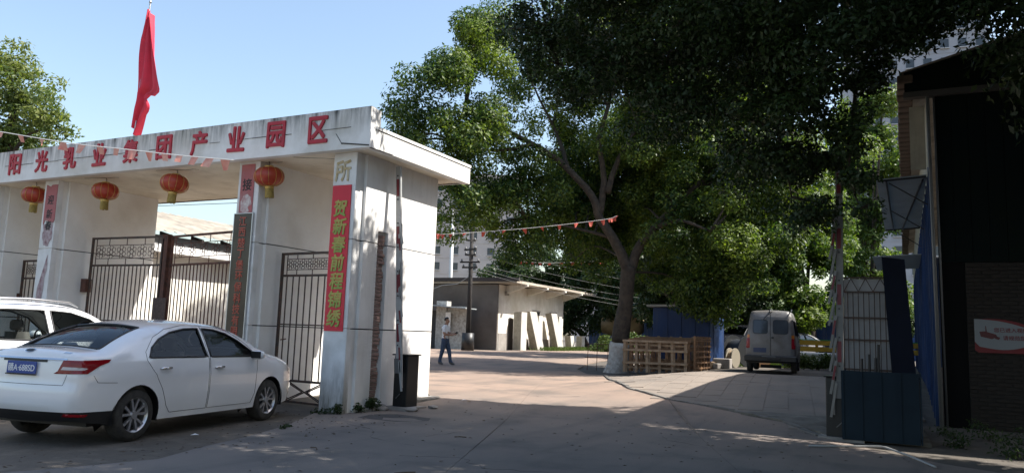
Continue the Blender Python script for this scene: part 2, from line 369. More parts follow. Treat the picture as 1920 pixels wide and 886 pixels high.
def tri_region(outline, step, inner_loops=(), lines=()):
    """triangulate a 2D polygon (densely) keeping inner loops and lines as edges -> verts, tris"""
    V = []; E = []
    def addp(pl, closed):
        b = len(V); V.extend([Vector(p) for p in pl]); n = len(pl)
        for i in range(n if closed else n - 1): E.append((b + i, b + (i + 1) % n))
    addp(outline, True); allseg = [(outline[i], outline[(i + 1) % len(outline)]) for i in range(len(outline))]
    for lp in inner_loops:
        addp(lp, True); allseg += [(lp[i], lp[(i + 1) % len(lp)]) for i in range(len(lp))]
    for ln in lines:
        addp(ln, False); allseg += [(ln[i], ln[i + 1]) for i in range(len(ln) - 1)]
    xs = [p[0] for p in outline]; ys = [p[1] for p in outline]
    A = np.array([[s[0][0], s[0][1], s[1][0], s[1][1]] for s in allseg])
    gx = np.arange(min(xs) + step / 2, max(xs), step); gy = np.arange(min(ys) + step / 2, max(ys), step)
    G = np.array([(x, y) for x in gx for y in gy])
    if len(G):
        G = G[inside_np(G, outline)]
        if len(G):
            d = A[:, 2:] - A[:, :2]; L = np.maximum((d ** 2).sum(1), 1e-12)
            keep = []
            for p in G:
                t = np.clip(((p - A[:, :2]) * d).sum(1) / L, 0, 1); q = A[:, :2] + d * t[:, None]
                keep.append(((q - p) ** 2).sum(1).min() > (step * .4) ** 2)
            V.extend([Vector(p) for p in G[np.array(keep)]])
    v, e, f, _, _, _ = delaunay_2d_cdt(V, E, [], 0, 1e-5)
    cen = np.array([((v[t[0]] + v[t[1]] + v[t[2]]) / 3)[:] for t in f]); ok = inside_np(cen, outline)
    return [p[:] for p in v], [tuple(t) for t, k in zip(f, ok) if k], cen[ok]
def submesh(v3, tris):
    idx = {}; vv = []; ff = []
    for t in tris:
        q = []
        for i in t:
            if i not in idx: idx[i] = len(vv); vv.append(v3[i])
            q.append(idx[i])
        ff.append(tuple(q))
    return vv, ff

# ------------------------------------------------------------------ terrain
ZL = ([-50, 10.5, 13, 16, 20, 25, 28, 34, 40, 60, 900], [0, 0, .13, .16, .19, .25, .33, .45, .53, .6, .6])
ZR = ([-50, 12, 13.5, 15, 20, 23, 40, 60, 900], [0, 0, .03, .12, .45, .53, .55, .6, .6])
def terr(x, y):
    s = min(max((x + 8.5) / 3.5, 0), 1); s = s * s * (3 - 2 * s)
    return float(np.interp(y, *ZL)) * (1 - s) + float(np.interp(y, *ZR)) * s
def axis_pts(lo, hi, d0, d1, fine):
    a = list(np.arange(d0, d1 + .01, fine)); s = fine; q = d0
    while q > lo: s *= 1.4; q -= s; a.insert(0, max(q, lo))
    s = fine; q = d1
    while q < hi: s *= 1.4; q += s; a.append(min(q, hi))
    return a
gxs = axis_pts(-900, 900, -30, 6, .6); gys = axis_pts(-400, 1500, -4, 62, .6)
gv = [(x, y, terr(x, y) - .03 + (random.uniform(-.008, .008) if -30 < x < 6 and -4 < y < 62 else 0)) for y in gys for x in gxs]
nx = len(gxs); gf = [(j * nx + i, j * nx + i + 1, (j + 1) * nx + i + 1, (j + 1) * nx + i) for j in range(len(gys) - 1) for i in range(nx - 1)]
tag(mobj('ground', gv, gf, M_dirt, smooth=True), 'bare brown dirt ground under the parked cars', 'ground', kind='structure')

# concrete road as three long slabs with open joints
ROAD = [(-9.0, 10.5), (-8.3, 9.2), (-7.95, 8.45), (-7.6, 7.5), (-7.35, 6.6), (-7.05, 5.8), (-7.3, 4.9), (-7.6, 4.1), (-9, 3.2), (-14, 2.2), (-14, -9), (9, -9), (9, 10), (2.2, 10.4), (.4, 11.4), (-.4, 12.2), (-1.2, 13.1),
        (-1.93, 14.44), (-2.66, 14.99), (-3.47, 15.57), (-4.49, 16.17), (-5.77, 17.59), (-7.2, 20.4), (-8.71, 23.81), (-9.4, 24.16), (-10.6, 26.3), (-11.6, 30), (-13, 40), (-14, 55), (-20.2, 57), (-20.2, 39.2), (-26, 36), (-26, 14.6), (-9, 14.0), (-8.55, 13.4), (-8.2, 13.2), (-8.2, 12.1), (-8.2, 11.2), (-8.6, 10.75)]
road = tag(empty('road'), 'grey concrete driveway running through the gate', 'road', kind='structure')
def clip_half(poly, p, n, off):
    out = []
    for i in range(len(poly)):
        a, b = poly[i], poly[(i + 1) % len(poly)]
        da = (a[0] - p[0]) * n[0] + (a[1] - p[1]) * n[1] - off; db = (b[0] - p[0]) * n[0] + (b[1] - p[1]) * n[1] - off
        if da >= 0: out.append(a)
        if (da >= 0) != (db >= 0):
            t = da / (da - db); out.append((a[0] + (b[0] - a[0]) * t, a[1] + (b[1] - a[1]) * t))
    return out
def sheet(name, poly, m, parent=None, lift=0.0, thick=.05, step=.8, jitter=0.0):
    ol = resample(poly, step, True)
    v, t, _ = tri_region(ol, step); v3 = [(x, y, terr(x, y) + lift + random.uniform(-jitter, jitter)) for x, y in v]
    n = len(v3); on = len(ol); key = {(round(x, 4), round(y, 4)): i for i, (x, y) in enumerate(v)}
    f = list(t); idx = [key.get((round(x, 4), round(y, 4))) for x, y in ol]
    for i in range(on):
        a, b = idx[i], idx[(i + 1) % on]
        if a is None or b is None: continue
        k = len(v3); v3 += [(v3[b][0], v3[b][1], v3[b][2] - thick), (v3[a][0], v3[a][1], v3[a][2] - thick)]; f.append((a, b, k, k + 1))
    return mobj(name, v3, f, m, parent)
j1, j2 = ((-3.68, 14.18), (.932, .363)), ((-7.1, 14.78), (.939, .344))
G_ = .0022
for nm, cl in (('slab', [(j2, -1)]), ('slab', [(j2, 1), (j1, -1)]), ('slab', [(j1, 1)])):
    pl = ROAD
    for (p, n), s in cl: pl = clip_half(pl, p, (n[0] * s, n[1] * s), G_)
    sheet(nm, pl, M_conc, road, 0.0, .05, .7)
for pts in ([(-6.4, 12.6), (-6.1, 11.6), (-6.2, 10.9), (-5.8, 10.1), (-5.9, 9.2)], [(-4.0, 12.4), (-3.4, 12.0), (-3.1, 11.2), (-2.4, 10.8)], [(-7.6, 9.6), (-6.9, 9.3), (-6.4, 8.6), (-5.6, 8.4)], [(-5.2, 7.6), (-4.6, 7.9), (-4.1, 7.5), (-3.2, 7.7), (-2.6, 7.4)], [(-8.0, 15.6), (-7.0, 15.2), (-6.3, 15.7)]):
    pp = [(x + random.uniform(-.05, .05), y + random.uniform(-.05, .05)) for x, y in resample(pts, .16)]
    MB().tube([(x, y, terr(x, y) - .001) for x, y in pp], [random.uniform(.0015, .0045) for _ in pp], 4).build('crack', M_groove, road)
tag(sheet('asphalt_patch', [(-8.0, 10.35), (-7.2, 10.3), (-6.85, 10.7), (-7.0, 11.0), (-7.7, 11.05), (-8.05, 10.8)], M_patch, None, .004, .0, .4), 'dark square repair patch in the concrete by the left barrier', 'patch', kind='structure')

# paved ramp: individual concrete slabs right of the drive
ramp = tag(empty('pavement'), 'sloping pavement of pale concrete slabs in front of the van', 'pavement', kind='structure')
RAMP = [(-1.35, 13.45), (-1.98, 14.5), (-2.7, 15.05), (-3.5, 15.62), (-4.52, 16.22), (-5.8, 17.64), (-7.22, 20.42), (-8.4, 23.4), (-6.0, 24.2), (-4.5, 24.2), (.2, 24.0), (.2, 14.4)]
sheet('bed', RAMP, M_slab, ramp, .004, .05, .5)
ux, uy = (math.cos(R(7)), math.sin(R(7))), (-math.sin(R(7)), math.cos(R(7)))
sw, sl = .46, .92
for a in range(-20, 30):
    for b in range(-4, 16):
        off = .46 if a % 2 else 0
        x0, y0 = a * sw, b * sl + off
        quad = [(x0 + .006, y0 + .003), (x0 + sw - .006, y0 + .003), (x0 + sw - .006, y0 + sl - .003), (x0 + .006, y0 + sl - .003)]
        q = [(-4 + ux[0] * p + uy[0] * r, 13 + ux[1] * p + uy[1] * r) for p, r in quad]
        poly = q
        c = (sum(p[0] for p in q) / 4, sum(p[1] for p in q) / 4)
        if not inside(c, RAMP): continue
        if sum(inside(p, RAMP) for p in q) < 3: continue
        dz = random.uniform(0.010, .016); th = .06
        tv = [(x, y, terr(x, y) + dz + random.uniform(-.003, .003)) for x, y in q]
        MB().add(tv + [(x, y, z - th) for x, y, z in tv], [(0, 1, 2, 3), (0, 4, 5, 1), (1, 5, 6, 2), (2, 6, 7, 3), (3, 7, 4, 0)]).build('paving_slab', M_slab, ramp, fixn=False)
# kerb line of broken cement along the ramp's lower edge
mb = MB()
KL = [(-1.25, 13.2), (-1.95, 14.47), (-2.68, 15.02), (-3.48, 15.6), (-4.5, 16.2), (-5.78, 17.62), (-7.2, 20.4), (-8.5, 23.5)]
KR = resample(KL, .35)
for i in range(len(KR) - 1):
    a, b = KR[i], KR[i + 1]; h = random.uniform(.01, .03)
    dx, dy = b[0] - a[0], b[1] - a[1]; L = math.hypot(dx, dy); n = (dy / L * .05, -dx / L * .05)
    mb.bar((a[0], a[1], terr(*a) + h - .05), (b[0], b[1], terr(*b) + h - .05), .07 + random.uniform(0, .05), .12)
tag(mb.build('kerb', mat('kerb_cement', (.20, .185, .165), .95, var=.4, vscale=4, bump=.5)), 'low broken cement kerb between driveway and slabs', 'kerb', kind='structure')
# rough cement lump beside the right barrier
tag(sheet('rough_cement_bank', [(-1.15, 13.3), (-1.9, 14.35), (-2.75, 14.92), (-2.3, 15.25), (-1.0, 15.2), (.2, 15.1), (.3, 13.2)], mat('rough_cement', (.17, .155, .13), .95, var=.5, vscale=3, bump=1.0, bscale=12), None, .035, .08, .25, .02), 'rough broken cement bank beside the right barrier', 'ground', kind='structure')

# ------------------------------------------------------------------ gatehouse
gate = tag(empty('gatehouse', (-13.5, 11.8, 0)), 'long white concrete gateway with flat canopy and red lettering', 'gatehouse')
gate.location = (0, 0, 0)
def fin(x0, x1, slot=False):
    """one cross wall of the gateway with its front pilaster, scored by two grooves"""
    mb = MB(); gr = MB()
    zs = [(-.1, 1.42), (1.44, 2.95), (2.97, 4.5)]
    gr.box(x0 + .02, x1 - (.09 if slot else .02), 10.80, 13.08, -.1, 4.49)
    for a, b in zs:
        if not slot: mb.box(x0, x1, 10.78, 13.10, a, b, 0)
        else:
            mb.box(x0, x1 - .08, 10.78, 13.10, a, b, 0)
            z1 = min(b, 3.19)
            mb.box(x1 - .08, x1, 10.78, 11.19, a, b, 0); mb.box(x1 - .08, x1, 11.49, 13.10, a, b, 0)
            if b > 3.19: mb.box(x1 - .08, x1, 11.19, 11.49, 3.19, b, 0)
            if a < .1: mb.box(x1 - .08, x1, 11.19, 11.49, a, .16, 0)
    for a, b in zs: mb.box(x0 + .05, x1 - .06, 10.66, 10.785, a, b, 0)
    pl = MB()
    for a, b in ((-.1, 1.42), (1.435, 2.955), (2.97, 4.5)): pl.box(x0 - .03, x1 - .05, 10.54, 10.67, a, b, 0, .006)
    pl.box(x0, x1 - .08, 10.56, 10.66, -.1, 4.49)
    gr.build('groove_core', M_groove, gate)
    mb.build('cross_wall', M_white_in if not slot else M_white, gate)
    pl.build('pilaster', M_pillar, gate)
fin(-8.95, -8.42, True); fin(-11.25, -10.70); fin(-17.25, -16.75); fin(-19.5, -19.0)
# plinth of old cement round the near end
mb = MB(); mb.box(-8.6, -8.28, 10.9, 11.5, -.05, .09, 0, .03); mb.box(-8.5, -8.25, 12.0, 13.3, -.05, .17, 0, .03)
mb.build('footing', mat('old_footing', (.30, .28, .25), .95, var=.4, vscale=5, bump=.6, c2=(.17, .16, .14)), gate)
# exposed brick chase in the end wall
bk = None; z = .17; i = 0
while z < 3.12:
    if bk is None:
        bk = MB().box(-.04, .0, -.12, .12, -.029, .029, 0, .006).build('brick', M_brick2, gate); o = bk
    else: o = inst('brick', bk, gate)
    o.location = (-8.468 + random.uniform(-.015, .012), 11.34 + random.uniform(-.008, .008), z + .03); o.rotation_euler = (random.uniform(-.05, .05), random.uniform(-.15, .15), random.uniform(-.12, .12))
    z += .066; i += 1
# canopy slab, tall front fascia, lower side fascia
mb = MB(); mb.box(-20.6, -8.02, 10.40, 13.60, 4.5, 4.62); mb.build('soffit', M_soffit, gate)
mb = MB(); mb.prism([(-20.8, 4.49), (-8.0, 4.49), (-8.02, 5.2), (-20.8, 5.2)], 10.27, 10.42, 'XZ'); fs = mb.build('front_fascia', M_fascia, gate)
mb = MB()
mb.box(-8.16, -8.0, 10.425, 13.65, 4.49, 4.815); mb.box(-8.16, -7.985, 10.425, 13.66, 4.83, 4.885); mb.box(-8.16, -8.03, 10.425, 13.64, 4.80, 4.84)
mb.build('side_fascia', mat('side_fascia_paint', (.74, .73, .70), .8, var=.08, vscale=1, c2=(.64, .62, .58), bump=.15, streak=.3, streak_c=(.3, .28, .24), streak_s=(5, 5, .6)), gate)
MB().box(-20.6, -8.165, 13.5, 13.64, 4.50, 4.88).build('rear_fascia', M_white, gate)
MB().box(-8.20, -8.02, 10.425, 10.56, 4.89, 5.19).build('parapet_return', M_fascia, gate)
MB().box(-20.6, -8.17, 10.425, 13.5, 4.63, 4.72).build('canopy_roof', M_gband, gate)
MB().box(-20.8, -8.03, 10.29, 10.41, 5.2, 5.212).build('weathered_coping', mat('black_mould', (.05, .05, .045), .95, var=.6, vscale=5, c2=(.25, .24, .22)), gate)
# crack line and damage on the fascia
mb = MB()
x = -18.9
while x < -8.1:
    L = random.uniform(.25, .7)
    if random.random() < .62: mb.bar((x, 10.266, 4.865 + random.uniform(-.006, .006)), (x + L, 10.266, 4.865 + random.uniform(-.008, .008)), .01, random.uniform(.004, .010))
    x += L
tag(mb.build('crack', M_groove, fs), kind='stuff')
mb = MB(); mb.bar((-8.62, 10.265, 4.60), (-8.02, 10.265, 4.52), .012, .02); mb.bar((-8.02, 10.3, 4.485), (-7.99, 10.9, 4.487), .03, .012)
mb.bar((-8.75, 10.266, 4.78), (-8.60, 10.266, 4.58), .01, .008); tag(mb.build('corner_crack', M_groove, fs), kind='stuff')
for i, ch in enumerate('西阳光乳业集团产业园区'):
    o = text_mesh('character', ch, .5, M_red, fs, .014, .018)
    bb = [Vector(b) for b in o.bound_box]; wd = bb[6].x - bb[0].x; ht = bb[6].y - bb[0].y
    o.rotation_euler = (R(90), R(random.uniform(-1, 1)), 0); o.location = (-19.03 + i * .988, 10.262, 4.885); o.scale = (.44 / wd, .49 / ht, 1)
# lower wire and stain under canopy
mb = MB()
for (a, b) in (((-13.6, 10.5), (-12.6, 10.7)), ((-16, 10.6), (-15.1, 10.75)), ((-11.2, 10.55), (-10.4, 10.75)), ((-9.9, 10.5), (-9.1, 10.9))):
    pts = [(a[0] + (b[0] - a[0]) * t / 8 + random.uniform(-.02, .02), a[1] + (b[1] - a[1]) * t / 8 + random.uniform(-.03, .03), 4.497) for t in range(9)]
    MB().tube(pts, .004, 4).build('soffit_crack', M_groove, gate)

# banners: things that hang on the pilasters
def plate(name, x0, x1, y, z0, z1, m, th=.012): return MB().box(x0, x1, y - th, y, z0, z1).build(name, m)
b1 = tag(empty('couplet_banner', (-8.755, 10.536, 2.65)), 'bright red vertical banner with gold characters on the end pillar', 'banner')
o = MB().box(-.205, .205, -.012, 0, -1.27, 1.27).build('cloth', M_banner, b1)
for i, ch in enumerate('贺新春前程锦绣'):
    t = text_mesh('character', ch, .30, M_gold, o, .009, .006, shear=.10); t.rotation_euler = (R(90), 0, 0); t.location = (random.uniform(-.012, .012), -.0165, .86 - i * .318); t.scale = (1.0, 1.02, 1)
sp = tag(empty('torn_banner_scrap', (-8.76, 10.536, 4.18)), 'brown torn paper remnant above the red banner', 'paper scrap')
t = text_mesh('remnant', '所', .40, mat('scrap_brown', (.42, .31, .13), .9, var=.6, vscale=9, c2=(.60, .54, .42)), sp, .010, .003); t.rotation_euler = (R(90), 0, 0); t.location = (0, -.006, .0); t.scale = (.9, 1.0, 1)
b2 = tag(empty('faded_banner', (-11.035, 10.536, 3.96)), 'short faded red banner with torn white patch above the bronze sign', 'banner')
o = MB().box(-.17, .17, -.010, 0, -.46, .49).build('cloth', M_banner_old, b2)
t = text_mesh('character', '接', .24, M_black, o, .004, .002); t.rotation_euler = (R(90), 0, 0); t.location = (.0, -.0135, .10)
tp = [(-.12, -.40), (-.13, -.22), (-.06, -.10), (.03, -.08), (.11, -.14), (.15, -.28), (.06, -.33), (.10, -.42), (-.02, -.44)]
MB().prism(tp, -.0135, -.0105, 'XZ').build('torn_patch', M_paper, o)
b3 = tag(empty('peeling_banner', (-17.0, 10.536, 3.70)), 'peeling faded red banner with black characters on the far pillar', 'banner')
o = MB().prism([(-.20, .71), (-.05, .66), (.0, .70), (.20, .70), (.20, -.10), (.16, -.16), (-.14, -.10), (-.18, -.2), (-.20, -.16)], -.010, 0, 'XZ').build('cloth', M_banner_old, b3)
for ch, z in (('迎', .36), ('新', .04), ('春', -.22)):
    t = text_mesh('character', ch, .22, M_black, o, .003, .002); t.rotation_euler = (R(90), 0, 0); t.location = (.0, -.0135, z)
for pl in ([(-.18, -.2), (.15, -.14), (.17, -.5), (.05, -.68), (-.1, -.66), (-.18, -.45)], [(.1, -.85), (.12, -1.1), (.05, -1.5), (.0, -2.2), (-.2, -2.3), (-.15, -1.6)]):
    pl2 = []
    for a, b in zip(pl, pl[1:] + pl[:1]):
        for k in range(4): pl2.append((a[0] + (b[0] - a[0]) * k / 4 + random.uniform(-.02, .02), a[1] + (b[1] - a[1]) * k / 4 + random.uniform(-.02, .02)))
    mobj('torn_patch', [(x, -.004, z) for x, z in pl2] , [tuple(range(len(pl2)))], mat('torn_paper_pink', (.50, .42, .42), .9, var=.7, vscale=7, c2=(.22, .12, .13)), o)
sg = tag(empty('company_sign', (-11.04, 10.534, 2.26)), 'tall dark bronze company sign with red vertical characters', 'sign')
o = MB().box(-.225, .225, -.035, 0, -1.25, 1.24, 0, .006).build('plate', M_sign, sg)
fr = MB()
for x in (-.232, .232): fr.box(x - .008, x + .008, -.04, 0, -1.26, 1.25)
fr.box(-.224, .224, -.04, 0, 1.241, 1.255); fr.build('frame', M_frame, sg)
for i, ch in enumerate('江西楚丁堡环保科技有限公司'):
    t = text_mesh('character', ch, .195, M_signr, o, .003, .004); t.rotation_euler = (R(90), 0, 0); t.location = (0, -.039, 1.10 - i * .205)

# ------------------------------------------------------------------ lanterns
def lantern(x, y, label, rot):
    t = tag(empty('lantern', (x, y, 4.5), rot), label, 'lantern', 'red lanterns under the canopy'); t.rotation_euler = (random.uniform(-.09, .09), random.uniform(-.09, .09), rot)
    n = 16; prof = []
    mb = MB(); rings = 11; b0 = len(mb.v)
    for i in range(rings):
        a = math.pi * (i / (rings - 1)); h = -.29 + .175 * math.cos(a)
        for j in range(n * 2):
            bul = 1.0 if j % 2 == 0 else .955
            r = (.07 + (.275 - .07) * math.sin(a) ** .8) * bul if 0 < i < rings - 1 else .07
            an = math.pi * j / n; mb.v.append((r * math.cos(an), r * math.sin(an), h))
    N = 2 * n
    for i in range(rings - 1):
        for j in range(N): mb.f.append((i * N + j, i * N + (j + 1) % N, (i + 1) * N + (j + 1) % N, (i + 1) * N + j)); mb.m.append(0)
    mb.build('shade', M_lantern, t, True)
    for q in range(12):
        an = math.pi * 2 * q / 12; MB().tube([((.07 + (.275 - .07) * max(0, math.sin(math.pi * i / 10)) ** .8) * 1.01 * math.cos(an), (.07 + (.275 - .07) * max(0, math.sin(math.pi * i / 10)) ** .8) * 1.01 * math.sin(an), -.29 + .176 * math.cos(math.pi * i / 10)) for i in range(11)], .0045, 4).build('rib', M_lgold, t)
    for z0, z1 in ((-.125, -.09), (-.52, -.475)):
        MB().lathe([(0, z0), (.085, z0), (.085, z1), (0, z1)], 16).build('cap', M_lgold, t)
    MB().tube([(0, 0, 0), (.02, 0, -.05), (0, 0, -.1)], .006, 6).build('cord', M_wire, t)
    mb = MB()
    for j in range(26):
        a = 2 * math.pi * j / 26; mb.bar((.07 * math.cos(a), .07 * math.sin(a), -.5), (.075 * math.cos(a), .075 * math.sin(a), -.68 - random.uniform(0, .02)), .018, .006)
    mb.build('tassel', M_tassel, t)
lantern(-17.66, 10.56, 'red lantern half hidden behind the far left pillar', .3)
lantern(-15.48, 10.75, 'red lantern hanging left over the main gate, third from the right', .1)
lantern(-13.11, 10.62, 'red lantern hanging near the middle of the main opening', .5)
lantern(-10.62, 10.62, 'red lantern hanging beside the faded banner of the middle pillar', .2)

# ------------------------------------------------------------------ iron gates
def torus_ring(mb, c, r, t, ax, n=8):
    a = Vector(ax).normalized(); up = Vector((0, 0, 1))
    pts = [Vector(c) + (a * math.cos(2 * math.pi * k / n) + up * math.sin(2 * math.pi * k / n)) * r for k in range(n + 1)]
    mb.tube(pts, t, 4, cap=False)
def gate_leaf(label, p0, p1, ztop, zbot, band, nfl, mainm, pitch=.125, diamond=False, midrail=None):
    p0, p1 = Vector((*p0, 0)), Vector((*p1, 0)); d = p1 - p0; L = d.length; d.normalize(); ang = math.atan2(d.y, d.x)
    g = tag(empty('iron_gate', (p0.x, p0.y, 0), ang), label, 'gate', 'barred iron gates of the gateway')
    for x in (0.02, L - .02): MB().box(x - .022, x + .022, -.022, .022, zbot, ztop).build('stile', mainm, g)
    z2 = ztop - band
    MB().box(.042, L - .042, -.022, .022, ztop - .045, ztop - .001).build('rail', mainm, g)
    MB().box(.042, L - .042, -.024, .024, z2 - .04, z2).build('rail', mainm, g)
    zlow = zbot + (.42 if diamond else .12)
    MB().box(.042, L - .042, -.024, .024, zlow - .04, zlow).build('rail', mainm, g)
    MB().box(.042, L - .042, -.022, .022, zbot, zbot + .04).build('rail', mainm, g)
    if midrail: MB().box(.042, L - .042, -.008, .008, midrail - .012, midrail + .012).build('rail', mainm, g)
    for z in (ztop - band * .3, ztop - band * .78): MB().box(.15, L - .15, -.007, .007, z - .007, z + .007).build('rail', mainm, g)
    for x in (.15, L - .15): MB().box(x - .007, x + .007, -.007, .007, z2, ztop - .045).build('band_tie', mainm, g)
    for k in range(1, 4):
        x = L * k / 4; MB().box(x - .007, x + .007, -.006, .006, ztop - band * .3, ztop - .045).build('band_tie', mainm, g); MB().box(x - .007, x + .007, -.006, .006, z2, ztop - band * .78).build('band_tie', mainm, g)
    zc = ztop - band * .54
    for k in range(nfl):
        x = .15 + (L - .3) * (k + .5) / nfl; mb = MB(); r = band * .082
        for q in [(0, 0)] + [(math.cos(math.pi / 6 + math.pi / 3 * i) * 2 * r, math.sin(math.pi / 6 + math.pi / 3 * i) * 2 * r) for i in range(6)]:
            torus_ring(mb, (x + q[0], 0, zc + q[1]), r, .006, (1, 0, 0))
        mb.build('flower', mainm, g)
    n = int(L / pitch); src = None
    for k in range(1, n):
        x = L * k / n
        if src is None: src = MB().box(-.009, .009, -.009, .009, zlow, z2 - .04).build('bar', mainm, g); o = src
        else: o = inst('bar', src, g)
        o.location = (x, 0, 0)
    if diamond:
        mb = MB(); za, zb = zbot + .04, zlow - .04; zm = (za + zb) / 2; w2 = L / 2
        for k in (0, 1):
            for s in (0, .12):
                x0 = k * w2 + s * .5; x1 = (k + 1) * w2 - s * .5; xm = (x0 + x1) / 2; h = (zb - za) / 2 * (1 - s * 1.5)
                for a, b in (((x0, zm), (xm, zm + h)), ((xm, zm + h), (x1, zm)), ((x1, zm), (xm, zm - h)), ((xm, zm - h), (x0, zm))):
                    mb.bar((a[0], 0, a[1]), (b[0], 0, b[1]), .018, .018)
        mb.build('diamond_panel', mainm, g)
    return g
gl = gate_leaf('left leaf of the wide black barred gate', (-16.62, 11.37), (-14.36, 11.46), 3.30, .10, .62, 6, M_iron, midrail=1.43)
gr2 = gate_leaf('right leaf of the wide barred gate, beside the bronze sign', (-14.16, 11.52), (-11.35, 11.07), 3.30, .10, .62, 6, M_rust)
MB().box(-.09, .09, -.10, .05, 2.05, 2.35).build('hinge_lug', M_rust, gl)
for c in [c for c in gl.children if c.name.startswith('hinge')]: c.location = (-.06, 0, 0)
po = tag(empty('gate_post', (-14.26, 11.49, 0)), 'rusty brown centre post with lock box between the main gate leaves', 'post')
MB().box(-.06, .06, -.06, .06, .12, 3.33, 0, .008).build('shaft', M_rust, po); MB().box(-.20, .20, -.09, -.065, .85, 1.95).build('mesh_plate', mat('plate_mesh', (.12, .075, .06), .8, var=.5, vscale=30), po)
MB().box(-.2, .2, -.09, -.065, .35, .83).build('lock_plate', M_rust, po)
MB().box(-.16, -.07, -.05, .05, 3.24, 3.32).build('top_bracket', M_rust, po)
pg = gate_leaf('narrow pedestrian gate with diamond foot panel beside the red banner', (-10.66, 11.2), (-9.0, 11.05), 2.83, .04, .42, 8, M_iron, .155, True, 1.47)
MB().bar((.14, -.03, 1.18), (.28, -.03, 1.2), .02, .02).build('latch', M_rust, pg)
lg = gate_leaf('narrow pedestrian gate at the far left behind the SUV', (-18.95, 11.25), (-17.3, 11.2), 2.80, .04, .42, 8, M_iron, .155, True)
MB().box(-.14, -.02, -.06, .06, 2.05 - .3, 2.3 - .3).build('hinge_lug', M_rust, lg)

# ------------------------------------------------------------------ flag
fp = tag(empty('flagpole', (-17.15, 12.5, 4.7)), 'thin steel flagpole rising above the canopy', 'flagpole')
MB().tube([(0, 0, 0), (.06, 0, 1.5), (.17, 0, 4.82)], [.03, .028, .018], 8).build('shaft', M_steel, fp, True)
MB().lathe([(0, 4.86), (.03, 4.84), (.035, 4.81), (.02, 4.78), (0, 4.78)], 10, c=(.17, 0, 0)).build('finial', M_steel, fp, True)
fl_v, fl_f = [], []
nr, nc = 40, 26
for i in range(nr + 1):
    v = i / nr                                     # 0 top .. 1 bottom
    zt = 9.30 - v * 3.05
    if v < .62: wd = .06 + .50 * (v / .62) ** 1.15
    elif v < .70: wd = .56 - .30 * (v - .62) / .08
    elif v < .82: wd = .26 + .06 * math.sin((v - .7) / .12 * 3.14)
    else: wd = .24 - .16 * (v - .82) / .18
    xp = -17.15 + (zt - 4.7) * .034
    for j in range(nc + 1):
        u = j / nc
        x = xp - .10 * (1 - u) * min(1, v * 4) + .05 + wd * 1.6 * u + .012 * math.sin(u * 9 + v * 12)
        y = 12.47 - .10 * math.sin(u * 7.5 + v * 2.2) * (.35 + u * .65) - .05 * math.sin(u * 17 + v * 6)
        z = zt - u * (.20 + .30 * v * (v < .66)) - (.08 * u if v > .66 else 0) 
        fl_v.append((x, y, z))
for i in range(nr):
    for j in range(nc): a = i * (nc + 1) + j; fl_f.append((a, a + 1, a + nc + 2, a + nc + 1))
tag(mobj('red_flag', fl_v, fl_f, M_flag, smooth=True), 'red flag hanging limp from the pole above the canopy', 'flag')

# ------------------------------------------------------------------ pennant strings
def pennants(label, pts, n, size, m, group, tri=False, sag=0.0, rad=.006, mstr=M_string):
    P = [Vector(p) for p in pts]; t = tag(empty('pennant_string', P[0]), label, 'bunting', group)
    dense = [Vector(p) for p in catmull([p[:] for p in P], 8)]
    MB().tube([q - P[0] for q in dense], rad, 5).build('string', mstr, t)
    for k in range(n):
        f = (k + .5) / n * (len(dense) - 1); i = int(f); q = dense[i].lerp(dense[min(i + 1, len(dense) - 1)], f - i) - P[0]
        d = (dense[min(i + 1, len(dense) - 1)] - dense[i]).normalized(); s = size * random.uniform(.75, 1.15)
        tw = random.uniform(-.9, .9); out = Vector((0, -1, 0))
        dn = (Vector((0, 0, -1)) + out * random.uniform(-.35, .5) + d * random.uniform(-.35, .35)).normalized()
        vs = []
        for a in range(4):
            for b in range(4):
                u, v = a / 3, b / 3; wv = (1 - .75 * v) if tri else (1 - .15 * v)
                p = q + d * (u - .5) * s * wv + dn * v * s * (1.15 if tri else .85) + out * (.12 * s * math.sin(3 * u + tw * 3) * (.3 + v) + tw * (u - .5) * s * v)
                vs.append(p)
        fs_ = [(a * 4 + b, a * 4 + b + 1, a * 4 + b + 5, a * 4 + b + 4) for a in range(3) for b in range(3)]
        mobj('pennant', vs, fs_, m, t, True)
    return t
pennants('string of faded pink pennants slung across the gateway fascia', [(-19.2, 9.6, 5.74), (-17.58, 9.6, 5.44), (-15.1, 9.6, 4.98), (-13.27, 9.6, 4.70), (-11.77, 9.6, 4.47), (-10.45, 9.6, 4.29)], 17, .21, M_pen, 'pennant strings', rad=.010)
pennants('string of orange pennants across the yard in front of the big tree', [(-12.9, 20.1, 4.45), (-12.52, 20.33, 4.46), (-10.23, 21.46, 4.74), (-8.3, 22.4, 5.06), (-7.9, 22.6, 5.2)], 18, .14, M_pen2, 'pennant strings', True)
pennants('far short string of orange pennants under the tree crown', [(-15.6, 31.2, 4.75), (-14.63, 31.67, 4.70), (-13.02, 32.48, 4.80), (-12.0, 32.9, 4.9)], 11, .17, M_pen2, 'pennant strings')

